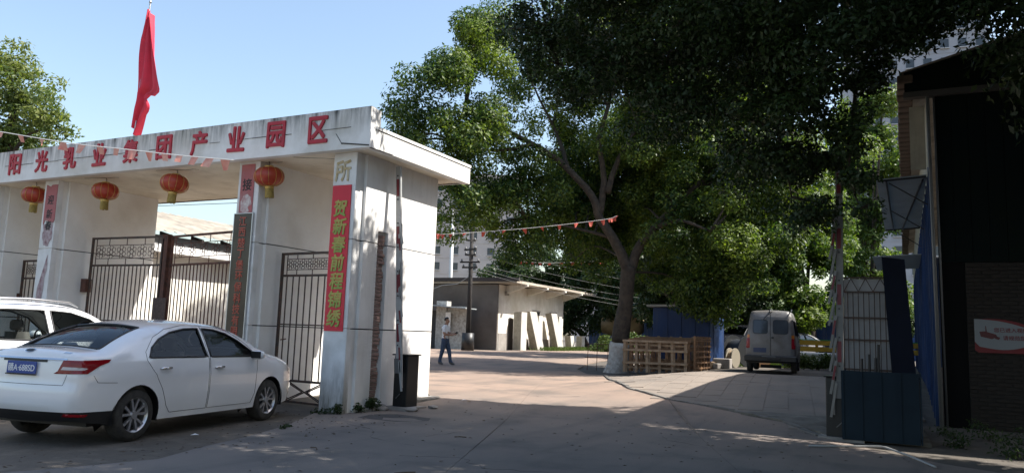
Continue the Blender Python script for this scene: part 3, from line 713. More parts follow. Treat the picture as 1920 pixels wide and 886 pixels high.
# ------------------------------------------------------------------ boom barriers
def barrier(label, x, y, zg, lean, side, zt, cab_w=.29, cab_d=.36, M_boom=M_boom):
    t = tag(empty('boom_barrier', (x, y, zg)), label, 'barrier', 'boom barriers with folded fence arms')
    MB().box(-cab_w / 2, cab_w / 2, .02, .02 + cab_d, .03, .93, 0, .012).build('cabinet', M_box, t)
    MB().box(-cab_w / 2 - .03, cab_w / 2 + .03, -.02, .05 + cab_d, .93, .955, 0, .008).build('cabinet_lid', M_box, t)
    MB().prism([(-cab_w / 2 - .12, -.06), (cab_w / 2 + .12, -.1), (cab_w / 2 + .15, cab_d + .1), (-cab_w / 2 - .1, cab_d + .12)], -.06, .035, 'XY').build('concrete_base', M_gband, t)
    H = zt - zg; ax = Vector((lean, 0, H - .62)).normalized(); p0 = Vector((0, -.03, .62)); L = (H - .62) / ax.z
    arm = MB().bar(p0, p0 + ax * L, .04, .105, 0, (1, 0, 0)).build('boom', M_boom, t)
    MB().bar(p0 + Vector((0, -.025, 0)), p0 + ax * .26 + Vector((0, -.025, 0)), .03, .15, 0, (1, 0, 0)).build('arm_clamp', M_grey, t)
    k = .55
    while k < L - .15:
        a = p0 + ax * k + Vector((-.005, -.0215, 0)); MB().bar(a, a + ax * .32, .006, .058, 0, (1, 0, 0)).build('red_stripe', M_boomred, arm)
        for q in (-.06, .38):
            c = a + ax * q; MB().obox(c, (.012, 0, 0), (0, .012, 0), (0, 0, .012)).build('bolt', M_trim, arm)
        k += .88
    # folded fence: second rail hanging beside the boom with swinging pickets
    off = Vector((side * .085, -.035, 0)); q0 = p0 + off + ax * (-.25); L2 = L * .78
    MB().bar(q0, q0 + ax * L2, .018, .03, 0, (1, 0, 0)).build('fence_rail', M_boom, t)
    n = 9
    for i in range(n):
        a = p0 + off * .55 + ax * (L2 * (i + .95) / n - .1) + Vector((0, -.04, 0)); an = R(random.uniform(5, 13)) * side
        d = Vector((math.sin(an), 0, -math.cos(an)))
        pk = MB().bar(a, a + d * .52, .014, .036, 0, (1, 0, 0)).build('picket', M_boom, t)
        if i % 2: MB().bar(a + d * .08 + Vector((0, -.009, 0)), a + d * .3 + Vector((0, -.009, 0)), .004, .03, 0, (1, 0, 0)).build('red_stripe', M_boomred, pk)
    MB().bar((-.06, -.004, .18), (.02, -.004, .26), .02, .012).build('crank_slot', M_grey, t)
    return t
barrier('boom barrier with black cabinet against the sunlit end wall of the gatehouse', -8.02, 11.52, .06, -.24, 1, 4.42)
barrier('boom barrier in deep shade beside the blue sheet-metal box', -.92, 13.1, .01, .05, -1, 4.62, .42, M_boom=mat('shade_darkened_boom_paint', (.22, .215, .20), .6, var=.25, vscale=5))  # darker copy of the boom white, deep shade put into its colour
# loose stones round the left cabinet
for i, (x, y, s) in enumerate(((-8.36, 11.42, .13), (-8.2, 11.3, .1), (-7.72, 11.5, .11), (-7.6, 12.0, .09))):
    b = bmesh.new(); bmesh.ops.create_icosphere(b, subdivisions=2, radius=s)
    for v in b.verts: v.co *= random.uniform(.82, 1.15); v.co.z *= .45
    me = bpy.data.meshes.new('stone'); b.to_mesh(me); b.free(); me.materials.append(M_gband); o = bpy.data.objects.new('stone', me); link(o); o.location = (x, y, terr(x, y) + s * .25)
    tag(o, ['flat stone left of the left barrier cabinet', 'flat stone in front of the left barrier cabinet', 'flat stone right of the left barrier cabinet', 'flat stone behind the right of the left barrier cabinet'][i], 'stone', 'stones round the barrier')

# sheet-metal guard box by the right barrier
gb = tag(empty('sheet_metal_box', (-.36, 13.0, 0)), 'low grey-blue sheet metal box of four panels beside the right barrier', 'box')
for i in range(4):
    x0 = -.52 + i * .262; o = MB().box(x0 + .004, x0 + .255, 0, .02, .03, 1.06).build('panel', M_teal, gb); MB().box(x0 - .012, x0 + .018, -.02, .0, .03, 1.055).build('rib', M_teal, o)
MB().box(.53, .55, 0, .9, .03, 1.06).build('side_panel', M_teal, gb); MB().box(-.54, -.525, .02, .9, .03, 1.06).build('side_panel', M_teal, gb)
MB().box(-.525, .53, .021, .9, .98, 1.0).build('lid', M_teal, gb)
o = tag(MB().prism([(-.33, 2.95), (.02, 2.9), (.20, .02), (-.16, .02)], 14.45, 14.52, 'XZ').build('dark_blue_board', M_bluedark), 'tall dark blue board leaning behind the sheet metal box', 'board')
sgt = tag(empty('sliding_gate', (-1.02, 15.5, 0)), 'black sliding gate with zigzag top band beside the right building', 'gate')
W_ = .80
for x in (0, W_): MB().box(x - .02, x + .02, -.02, .02, .5, 2.70).build('stile', M_iron, sgt)
for z in (2.68, 2.42, 1.95, 1.55, 1.02, .62): MB().box(.02, W_ - .02, -.012, .012, z - .014, z + .014).build('rail', M_iron, sgt)
src = None
for i in range(1, 9):
    if src is None: src = MB().box(-.008, .008, -.008, .008, .64, 2.405).build('bar', M_iron, sgt); o = src
    else: o = inst('bar', src, sgt)
    o.location = (W_ * i / 9, 0, 0)
mb = MB()
for i in range(3):
    x0 = .03 + i * .245; mb.bar((x0, 0, 2.435), (x0 + .1175, 0, 2.665), .012, .014); mb.bar((x0 + .1175, 0, 2.665), (x0 + .235, 0, 2.435), .012, .014)
mb.build('zigzag_band', M_iron, sgt)
MB().box(.02, W_ - .02, .06, .075, .5, 2.66).build('back_sheet', mat('pale_sheet', (.42, .42, .43), .7, var=.15, vscale=2), sgt)
for i, (x, h) in enumerate(((-.72, .55), (-.6, .75), (-.5, .6), (-.45, 1.2))):
    o = tag(MB().tube([(x, 15.2, .05), (x + .02, 15.2, 1.0 + h * .4)], .022, 8).build('steel_rod', M_trim), ['short dark rod standing left before the sliding gate', 'dark rod second from left before the sliding gate', 'dark rod third from left before the sliding gate', 'tallest dark rod standing before the sliding gate'][i], 'rod', 'rods before the sliding gate')
# bent white pipe on the ground
tag(MB().tube([(-1.25, 11.87, .02), (-.8, 12.2, .022), (-.35, 12.5, .024), (-.28, 12.45, .024), (.0, 11.75, .022), (.28, 10.9, .02)], 0.015, 8).build('bent_pipe', mat('grey_pipe', (.30, .30, .29), .5), smooth=True), 'thin bent white pipe lying on the ground at lower right', 'pipe')  # plain grey, darker than the white pipe material

# ------------------------------------------------------------------ right building
rb = tag(empty('brick_workshop', (.5, 15.45, 0)), 'dark workshop with brick front and green sheet upper wall at right', 'building')
rb.location = (0, 0, 0)
MB().box(.95, 12, 15.43, 15.7, -.1, 2.93).build('wall_core', M_mortar, rb)
src = None; row = 0; z = .0
rest = MB()
while z < 2.86:
    x = .955 - (.125 if row % 2 else 0); k = 0
    while x < 8.0:
        x0, x1 = max(x, .955), x + .24
        if x1 - x0 > .06:
            if x0 < 1.95 and k < 5:
                o = None
                if x0 == x or abs(x1 - x0 - .24) < .01:
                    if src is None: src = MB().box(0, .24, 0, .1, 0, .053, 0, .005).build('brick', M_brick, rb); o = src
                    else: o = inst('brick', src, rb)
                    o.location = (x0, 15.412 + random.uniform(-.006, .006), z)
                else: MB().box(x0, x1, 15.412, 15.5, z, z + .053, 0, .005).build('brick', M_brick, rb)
                k += 1
            elif z > -.1: rest.box(x0, x1, 15.414, 15.5, z, z + .053)
        x += .25
    z += .065; row += 1
tag(rest.build('brick_courses', M_brick, rb, fixn=False), kind='stuff')
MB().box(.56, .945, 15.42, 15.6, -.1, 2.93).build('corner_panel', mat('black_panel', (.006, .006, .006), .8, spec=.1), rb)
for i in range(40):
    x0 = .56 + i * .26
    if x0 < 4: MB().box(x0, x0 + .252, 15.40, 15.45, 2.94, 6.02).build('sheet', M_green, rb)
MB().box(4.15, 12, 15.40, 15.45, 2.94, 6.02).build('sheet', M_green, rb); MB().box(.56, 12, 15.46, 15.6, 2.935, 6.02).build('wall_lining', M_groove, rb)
MB().box(.08, 12, 15.28, 15.46, 5.93, 6.03).build('ledge_beam', mat('ledge', (.06, .055, .05), .9), rb)
MB().prism([(.10, 6.04), (12, 6.04), (12, 8.2), (6, 7.9), (.10, 6.42)], 15.36, 15.5, 'XZ').build('gable', M_green, rb)
MB().tube([(.51, 15.34, .05), (.46, 15.34, 6.0)], .03, 8).build('drain_pipe', mat('pipe_grey', (.16, .16, .155), .5), rb, True)
MB().tube([(.60, 15.36, .05), (.56, 15.36, 6.0)], .016, 8).build('conduit', M_grey, rb, True)
# side wall: blue sheets below, cream above
y = 15.46; i = 0
while y < 46:
    st = .9; MB().box(.45, .49, y + .004, y + st - .004, 0.0, 4.66).build('blue_sheet', M_blue, rb)
    MB().box(.43, .45, y, y + .03, 0, 4.66).build('sheet_rib', M_blue, rb); y += st
MB().box(.46, .50, 15.46, 46, 4.67, 6.2).build('cream_wall', M_cream, rb)
MB().box(.5, 12, 45.9, 46.0, 0, 6.2).build('rear_wall', M_blue, rb)
# roof with tiled verge
mb = MB(); n = 60
mb.add([(.02, 15.25, 6.40), (.02, 46.2, 6.40), (6, 46.2, 8.0), (6, 15.25, 8.0), (12, 15.25, 6.4), (12, 46.2, 6.4)], [(0, 1, 2, 3), (3, 2, 5, 4)]); mb.build('roof', M_asb, rb, fixn=False)
src = None; y = 15.3
for i in range(70):
    if src is None: src = MB().box(-.10, .16, 0, .36, -.10, .05, 0, .02).build('eave_tile', mat('tile_brown', (.13, .09, .065), .9, var=.5, vscale=3), rb); o = src
    else: o = inst('eave_tile', src, rb)
    o.location = (.08 + random.uniform(-.02, .02), y, 6.32 + random.uniform(-.015, .015)); y += .42
M_awn = leaf_mat('corrugated_plastic', (.42, .46, .46), (.30, .33, .33), .6, .5, 1.5, (1, 1, 1))
aw = tag(empty('corrugated_awning', (.45, 16, 4.6)), 'pale corrugated awning with struts over the blue side wall', 'awning')
for i in range(10):
    y0 = .05 + i * .70; MB().prism([(-.87, -.015), (-.02, .03), (-.02, .05), (-.87, .005)], y0, y0 + .675, 'XZ').build('corrugated_sheet', M_awn, aw)
for a, b in (((-.70, .1, -.03), (-.66, 7.0, -.03)), ((-.08, .3, .0), (-.45, 7.0, -.02)), ((-.85, .08, -.03), (-.03, .08, .01)), ((-.85, 7.0, -.03), (-.03, 7.0, .01))): MB().bar(a, b, .03, .03).build('purlin', M_trim, aw)
for y0 in (.2, 3.6, 6.9): MB().bar((-.66, y0, -.05), (-.01, y0, -.5), .02, .02).build('strut', M_trim, aw)
MB().box(.17, .425, 15.90, 15.94, 4.72, 5.92).build('end_board', M_cream, rb)
aw2 = tag(empty('corrugated_awning', (.45, 23, 3.9)), 'smaller farther corrugated awning low on the blue side wall', 'awning')
for i in range(5):
    y0 = i * .8; MB().prism([(-1.2, -.05), (-.02, .0), (-.02, .02), (-1.2, -.03)], y0, y0 + .79, 'XZ').build('corrugated_sheet', M_awn, aw2)
# surveillance notice
st = tag(empty('surveillance_notice', (1.5, 15.38, 1.70)), 'white and red notice with camera symbol on the brick wall', 'sign')
def arc(x0, x1, za, zb, zc, n=12): return [(x0 + (x1 - x0) * i / n, za + (zb - za) * i / n + zc * math.sin(math.pi * i / n)) for i in range(n + 1)]
MB().prism([(-.45, .26), *arc(-.45, .62, .26, .02, .10), (.62, -.30), (-.40, -.30), (-.45, -.26)], 0, .015, 'XZ').build('red_backing', M_signd, st)
MB().prism([(-.45, .265), *arc(-.42, .60, .265, -.02, .07)[1:], *arc(.60, -.38, -.02, -.20, -.12), (-.45, -.12)], -.008, -.001, 'XZ').build('white_panel', M_signw, st)
for s, x, z, sz in (('您已进入视频监控区域', .24, .085, .082), ('请规范您的行为', .24, -.045, .082)):
    t = text_mesh('lettering', s, sz, M_signd, st, .001, .001); t.rotation_euler = (R(90), 0, 0); t.location = (x, -.0105, z)
mb = MB(); mb.prism([(-.38, .05), (-.36, -.03), (-.2, -.07), (-.12, -.03), (-.14, .01), (-.3, .06)], -.012, -.009, 'XZ'); mb.prism([(-.29, .05), (-.27, .05), (-.28, .15), (-.29, .15)], -.012, -.009, 'XZ'); mb.prism([(-.14, -.02), (-.08, -.04), (-.1, -.08), (-.16, -.06)], -.012, -.009, 'XZ')
mb.build('camera_symbol', mat('symbol_dark', (.10, .02, .02), .5), st)

# ------------------------------------------------------------------ buildings in the yard
# corrugated-roof building seen through the main gate
yb = tag(empty('yard_building'), 'white building with corrugated roof seen through the main gate', 'building')
MB().box(-26, -20.6, 13.8, 28, .1, 4.1).build('wall', M_wbld, yb)
mb = MB(); nw = 122
for i in range(nw + 1):
    y = 13.2 + i * .125; h = .03 * math.sin(i * math.pi * .66)
    mb.v += [(-20.0, y, 4.18 + h), (-25.4, y, 5.62 + h)]
for i in range(nw): mb.f.append((2 * i, 2 * i + 2, 2 * i + 3, 2 * i + 1)); mb.m.append(0)
mb.build('corrugated_roof', M_asb, yb, True, fixn=False)
MB().prism([(-20.05, 4.02), (-20.05, 4.12), (-25.4, 5.53), (-25.4, 5.43)], 13.3, 13.4, 'XZ').build('bargeboard', M_gband, yb)
src = None
for i in range(12):
    if src is None: src = MB().prism([(-20.08, 4.0), (-20.08, 4.10), (-20.6, 4.24), (-20.6, 4.0)], -.04, .04, 'XZ').build('rafter', M_roofdk, yb); o = src
    else: o = inst('rafter', src, yb)
    o.location = (0, 13.9 + i * 1.2, 0)
MB().box(-20.6, -20.05, 13.8, 28, 3.55, 3.78).build('ledge', M_white, yb)
MB().box(-20.6, -20.25, 13.85, 27.9, 3.785, 4.08).build('eave_shade_board', M_groove, yb)  # added dark board in place of the shade under the eave
for y in (19.6, 24.0):
    wdw = MB().box(-20.6, -20.56, y, y + 1.3, 1.3, 2.75).build('window', M_win, yb)
    fm = MB()
    for a in (y, y + .63, y + 1.26): fm.box(-20.56, -20.53, a, a + .04, 1.3, 2.75)
    for z in (1.3, 2.1, 2.71): fm.box(-20.56, -20.535, y, y + 1.3, z, z + .04)
    fm.build('window_frame', M_curt, wdw)
# small white building with the flat eave
wb = tag(empty('white_workshop'), 'low white workshop with projecting flat eaves beyond the driveway', 'building')
MB().box(-27.5, -21.3, 40.3, 50.0, .3, 4.35).build('wall', M_wbld, wb)
MB().box(-21.29, -21.27, 40.35, 41.6, .3, 1.5).build('dado', M_gband, wb); MB().box(-21.29, -21.27, 42.2, 49.9, .3, 1.2).build('dado', M_gband, wb)
MB().box(-27.5, -21.32, 40.2, 40.295, .3, 4.35).build('gable_render', M_gable, wb)
MB().prism([(-28.3, 4.36), (-20.0, 4.42), (-20.0, 4.56), (-21.2, 4.72), (-28.3, 4.62)], 40.0, 53.0, 'XZ').build('flat_roof', mat('roof_cement', (.50, .44, .36), .9, var=.3, vscale=1, c2=(.33, .28, .22)), wb)
MB().box(-28.3, -19.8, 39.85, 39.99, 4.50, 4.72).build('roof_edge', M_roofdk, wb)
src = None
for i in range(4):
    y = 41.2 + i * 2.9; mb = MB().prism([(-21.3, 3.85), (-21.3, 4.35), (-19.9, 4.40), (-19.9, 4.30)], y, y + .2, 'XZ').build('eave_bracket', M_wbld, wb)
MB().box(-21.30, -21.26, 41.6, 42.2, .35, 2.4).build('door', M_roofdk, wb)
for y in (44.9, 47.6):
    o = MB().box(-21.30, -21.25, y, y + 1.1, 1.5, 2.95).build('window', M_win, wb); MB().box(-21.25, -21.22, y - .05, y + 1.15, 2.96, 3.02).build('lintel', M_gband, o)
MB().box(-21.28, -21.24, 41.0, 41.5, 3.75, 3.98).build('number_plate', M_gband, wb)
# gateway posts and lean-to in front of the workshop gable
ws = tag(empty('white_gateway', (-25.0, 39, .5)), 'peeling white wall with small tin lean-to left of the workshop', 'wall')
for i, (x0, x1, h) in enumerate(((-25.8, -25.2, 3.3), (-24.6, -23.9, 3.05), (-23.9, -22.6, 2.75))):
    MB().box(x0 + 25, x1 + 25, -.4 + i * .12, .1 + i * .12, -.3, h - .3).build('wall_panel', M_wash, ws)
MB().prism([(-1.0, 2.6), (2.9, 2.35), (2.9, 2.29), (-1.0, 2.54)], -1.2, .1, 'XZ').build('lean_to_roof', M_tin, ws)
MB().box(-.55, -.2, -.9, .0, 2.2, 3.1).build('hanging_tarp', M_trim, ws)
MB().box(-.52, .38, -.15, -.1, -.3, 2.2).build('doorway', M_groove, ws)
MB().box(1.15, 1.5, -.45, -.42, .9, 2.1).build('bare_patch', M_white, ws)
# blue shed and blue yard fence
bsd = tag(empty('blue_shed', (-7.32, 29.4, .35)), 'blue sheet metal shed with pale roof edge behind the pallets', 'shed')
M_shed = mat('shed_blue', (.007, .026, .095), .6, .1, var=.35, vscale=1.5, c2=(.012, .04, .13), streak=.35, streak_c=(.1, .1, .1), streak_s=(5, 5, .6))
for i in range(4):
    x0 = -1.03 + i * .51; MB().box(x0 + .006, x0 + .504, -1.2, -1.16, 0, 2.28).build('sheet', M_shed, bsd)
    if i: MB().box(x0 - .02, x0 + .02, -1.225, -1.2, 0, 2.28).build('rib', M_shed, bsd)
for x in (-1.07, 1.01): MB().box(x, x + .04, -1.16, 1.2, 0, 2.28).build('side_sheet', M_blue, bsd)
MB().box(-1.03, 1.01, 1.16, 1.2, 0, 2.28).build('rear_sheet', M_shed, bsd)
MB().box(1.051, 1.07, -.7, .2, 0.05, 2.0).build('door', M_blue, bsd)
MB().prism([(-1.25, 2.29), (1.3, 2.32), (1.3, 2.40), (-1.25, 2.37)], -1.4, 1.4, 'XZ').build('roof', mat('shed_roof', (.40, .37, .32), .8, var=.3, vscale=2), bsd)
fz = tag(empty('blue_fence', (-24, 62, .55)), 'far blue sheet fence behind the tree trunk', 'fence')
src = None
for i in range(26):
    if src is None: src = MB().box(0, .98, 0, .04, 0, 2.2, 0, .01).build('panel', M_blue, fz); o = src
    else: o = inst('panel', src, fz)
    o.location = (i * 1.0, 0, 0)
gh = tag(MB().prism([(-25, 2.75), (-6, 2.75), (-6, 3.6), (-25, 3.4)], 63, 70, 'XZ').build('pale_shed_roof', mat('pale_roof', (.5, .5, .48), .7, var=.3, vscale=.6)), 'pale grey roof behind the far blue fence', 'roof')
bs2 = tag(empty('blue_hut', (-5.5, 44, .55)), 'far blue metal hut behind the parked grey car', 'hut')
for i in range(5): MB().box(i * .9 + .005, i * .9 + .895, 0, .04, 0, 2.1).build('sheet', M_blue, bs2)
MB().box(-.2, 4.7, -.3, 3, 2.11, 2.22).build('roof', M_tin, bs2); MB().box(0, .04, .045, 2.9, 0, 2.1).build('side_sheet', M_blue, bs2); MB().box(4.46, 4.5, .045, 2.9, 0, 2.1).build('side_sheet', M_blue, bs2)

# apartment blocks
def block(label, x0, y0, wdt, dep_, h, rot, m, nx_, nz_, z_first, floor, wsz, group):
    t = tag(empty('apartment_block', (x0, y0, 0), rot), label, 'building', group)
    MB().box(0, wdt, 0, dep_, 0, h).build('wall', m, t); MB().box(-.4, wdt + .4, -.4, dep_ + .4, h, h + .8).build('parapet', m, t)
    src = fsrc = None
    for k in range(nz_):
        for i in range(nx_):
            x = wdt * (i + .5) / nx_; z = z_first + k * floor
            if src is None: src = MB().box(-wsz[0] / 2, wsz[0] / 2, -.05, .05, 0, wsz[1]).build('window', M_win, t); o = src
            else: o = inst('window', src, t)
            o.location = (x, -.02, z)
            if fsrc is None: fsrc = MB().box(-wsz[0] / 2 - .1, wsz[0] / 2 + .1, -.35, -.0, -.16, -.02).build('sill', M_curt, o); q = fsrc
            else: q = inst('sill', fsrc, o)
        MB().box(0, wdt, -.06, -.001, z_first + k * floor - .9, z_first + k * floor - .7).build('floor_band', m, t)
    return t
block('pale far apartment block behind the utility pole', -102, 128, 34, 14, 34, R(27), M_apt, 9, 9, 4.5, 3.3, (1.5, 1.5), 'far apartment blocks')
block('tall grey far apartment tower glimpsed beside the right building', -7.5, 146, 22, 15, 64, R(10), M_apt2, 8, 18, 4, 3.3, (1.3, 1.6), 'far apartment blocks')
block('far pinkish apartment block low behind the tree', -62, 150, 30, 14, 26, R(22), M_apt, 8, 7, 4, 3.3, (1.5, 1.5), 'far apartment blocks')

# ------------------------------------------------------------------ utility pole, wires
up = tag(empty('utility_pole', (-21.5, 37.2, .5)), 'dark utility pole with crossarms and a black drum round its foot', 'pole')
MB().tube([(0, 0, 0), (0, 0, 6.9)], [.15, .10], 10).build('shaft', M_pole, up, True)
MB().lathe([(0, 0), (.36, 0), (.34, .95), (.30, .95), (.0, .9)], 16).build('foot_drum', M_trim, up, True)
for z, w_, a in ((4.85, 1.2, .1), (4.55, .9, .15), (5.25, .6, .6), (5.55, .95, -.3), (6.05, .55, .9), (6.6, .75, .2)):
    d = Vector((math.cos(a), math.sin(a), 0)); o = MB().bar(d * -w_ / 2 + Vector((0, -.12, z)), d * w_ / 2 + Vector((0, -.12, z)), .08, .09).build('crossarm', M_pole, up)
    for k in (-.42, .42): MB().lathe([(0, .05), (.05, .05), (.06, .1), (.03, .17), (0, .18)], 8, c=tuple(d * w_ * k + Vector((0, -.12, z)))).build('insulator', M_grey, o)
wires = tag(empty('power_lines', (-21.5, 37, 5)), 'bundle of pale power lines running right from the utility pole', 'cables')
for a, b, sg_ in (((0, 0, .4), (10, 12, -1.2), .4), ((.2, 0, .1), (10, 12, -1.6), .4), ((.3, 0, -.1), (10, 11.5, -1.9), .4), ((0, .2, .9), (10.5, 12, -.9), .4), ((.1, 0, 1.5), (11, 12.5, -.5), .4)):
    A, B = Vector(a), Vector(b); pts = [A.lerp(B, i / 14) - Vector((0, 0, sg_ * 4 * (i / 14) * (1 - i / 14))) for i in range(15)]
    MB().tube(pts, .008, 5).build('cable', M_wirew, wires)
w2 = tag(empty('service_wire', (-24, 38.5, 4)), 'thin drooping wire across the workshop gable', 'cable')
MB().tube([(-1.5, 0, -.3), (0, -.2, .15), (1.2, -.5, .2), (2.5, -1.1, .7)], .02, 5).build('strand', M_wirew, w2)
w3 = tag(empty('roof_wire', (-22, 22, 5)), 'thin wire crossing the sky in the main gate opening', 'cable')
MB().tube([(-8, -2, .95), (0, -1.5, .9), (4, -1.0, 1.05), (9, -.5, 1.6)], .012, 5).build('strand', M_wire, w3)
tag(MB().tube([(-38, 62, .5), (-38, 62, 13)], [.22, .14], 10).build('lamp_column', mat('pale_column', (.62, .62, .60), .6), smooth=True), 'tall pale column in front of the far apartment block', 'column')

# ------------------------------------------------------------------ leaning insulated panels
def slab_panel(label, x, y, w_, h, th, tilt, rz, lean=.0):
    o = tag(empty('insulated_panel', (x, y, terr(x, y) - .01), rz), label, 'panel', 'white panels leaning at the workshop')
    o.rotation_euler = (0, lean, rz)
    sh = math.tan(tilt) * h
    MB().prism([(-w_ / 2, 0), (w_ / 2, 0), (w_ / 2 + sh, h), (-w_ / 2 + sh, h)], -.0, .03, 'YZ').build('face_sheet', M_panel, o).rotation_euler = (0, 0, 0)
    MB().prism([(-w_ / 2 + .004, .004), (w_ / 2 - .004, .004), (w_ / 2 + sh - .004, h - .004), (-w_ / 2 + sh + .004, h - .004)], -th, -.001, 'YZ').build('core', M_foam, o)
    MB().prism([(-w_ / 2, 0), (w_ / 2, 0), (w_ / 2 + sh, h), (-w_ / 2 + sh, h)], -th - .03, -th - .001, 'YZ').build('face_sheet', M_panel, o)
slab_panel('upright white panel at the left end of the leaning panels', -20.5, 42.1, .62, 2.28, .5, 0, R(-6))
slab_panel('tilted white panel second from the left at the workshop wall', -20.45, 44.55, .85, 2.35, .45, R(-26), R(-4))
slab_panel('short upright white panel between the tilted ones', -20.75, 45.05, .5, 2.15, .3, 0, R(-4))
slab_panel('tilted white panel near the right end of the workshop wall', -20.45, 47.75, .8, 2.35, .4, R(-26), R(-4))
slab_panel('narrow white panel at the right end of the workshop wall', -20.75, 48.2, .4, 2.2, .3, 0, R(-4))
slab_panel('small low white panel offcut right of the leaning panels', -20.3, 49.5, .5, .95, .4, R(-14), R(-4))
slab_panel('smallest white panel offcut at the grass edge', -20.0, 50.6, .45, .95, .4, R(0), R(-4))

# ------------------------------------------------------------------ pallets in a stack
def pallet(i, label, p, q, h, nst, m, lean=0.0, zoff=0.0):
    p, q = Vector((*p, 0)), Vector((*q, 0)); L = (q - p).length; an = math.atan2((q - p).y, (q - p).x)
    z0 = terr(p.x, p.y) * .5 + terr(q.x, q.y) * .5 + zoff
    t = tag(empty('wooden_pallet', (p.x, p.y, z0), an), label, 'pallet', 'wooden pallets standing in a row'); t.rotation_euler = (lean, 0, an)
    for k in range(nst):
        x = .04 + (L - .08) * k / (nst - 1) + (random.uniform(-.05, .05) if 0 < k < nst - 1 else 0); dx = random.uniform(-.03, .03)
        MB().bar((x, 0, 0), (x + dx, 0, h), .045, .09, 0, (1, 0, 0)).build('stile', m, t)
        if k % 2 == 0: MB().bar((x + .07, .05, 0), (x + .07 + dx, .05, h * .98), .03, .05, 0, (1, 0, 0)).build('stile', m, t)
    for z in (h * .30, h * .68, h - .05):
        MB().bar((-.03, -.045, z + random.uniform(-.02, .02)), (L + .03, -.045, z + random.uniform(-.02, .02)), .03, .07).build('rail', m, t)
    for z in (h * .15, h * .86):
        MB().bar((0, .085, z), (L, .085, z + random.uniform(-.03, .03)), .025, .06).build('rail', m, t)
words = ['front', 'second', 'third', 'fourth', 'rearmost']
for i in range(5):
    y0 = 24.85 + i * .55
    pallet(i, f'{words[i]} wooden pallet of the standing row by the tree', (-8.4 + i * .02, y0 + .05), (-6.35 + random.uniform(-.05, .05) + i * .01, y0 + .42), 1.06 + i * .03, 6 if i != 3 else 5, M_wood if i in (0, 4) else M_wood2, -.03 - .006 * i)
pe = tag(empty('end_pallet', (-6.18, 25.5, .44), R(88)), 'brown pallet closing the right end of the row', 'pallet', 'wooden pallets standing in a row')
for k in range(6): MB().bar((.05 + k * .36, 0, 0), (.05 + k * .36, 0, 1.15), .06, .05, 0, (1, 0, 0)).build('stile', M_wood2, pe)
for z in (.1, .28, .46, .64, .82, 1.0, 1.1): MB().bar((0, -.04, z), (1.95, -.04, z), .02, .06).build('slat', M_wood2, pe)
# bricks heap and low rail left of the trunk
fr = tag(empty('low_iron_rack', (-10.1, 26.0, .28)), 'thin rusty rack left of the tree trunk', 'rack')
for x in (0, .35, .75): MB().tube([(x, 0, 0), (x, .05, .95)], .012, 6).build('leg', M_rust, fr)
for z in (.45, .93): MB().tube([(-.1, .02, z), (.85, .02, z)], .012, 6).build('rail', M_rust, fr)

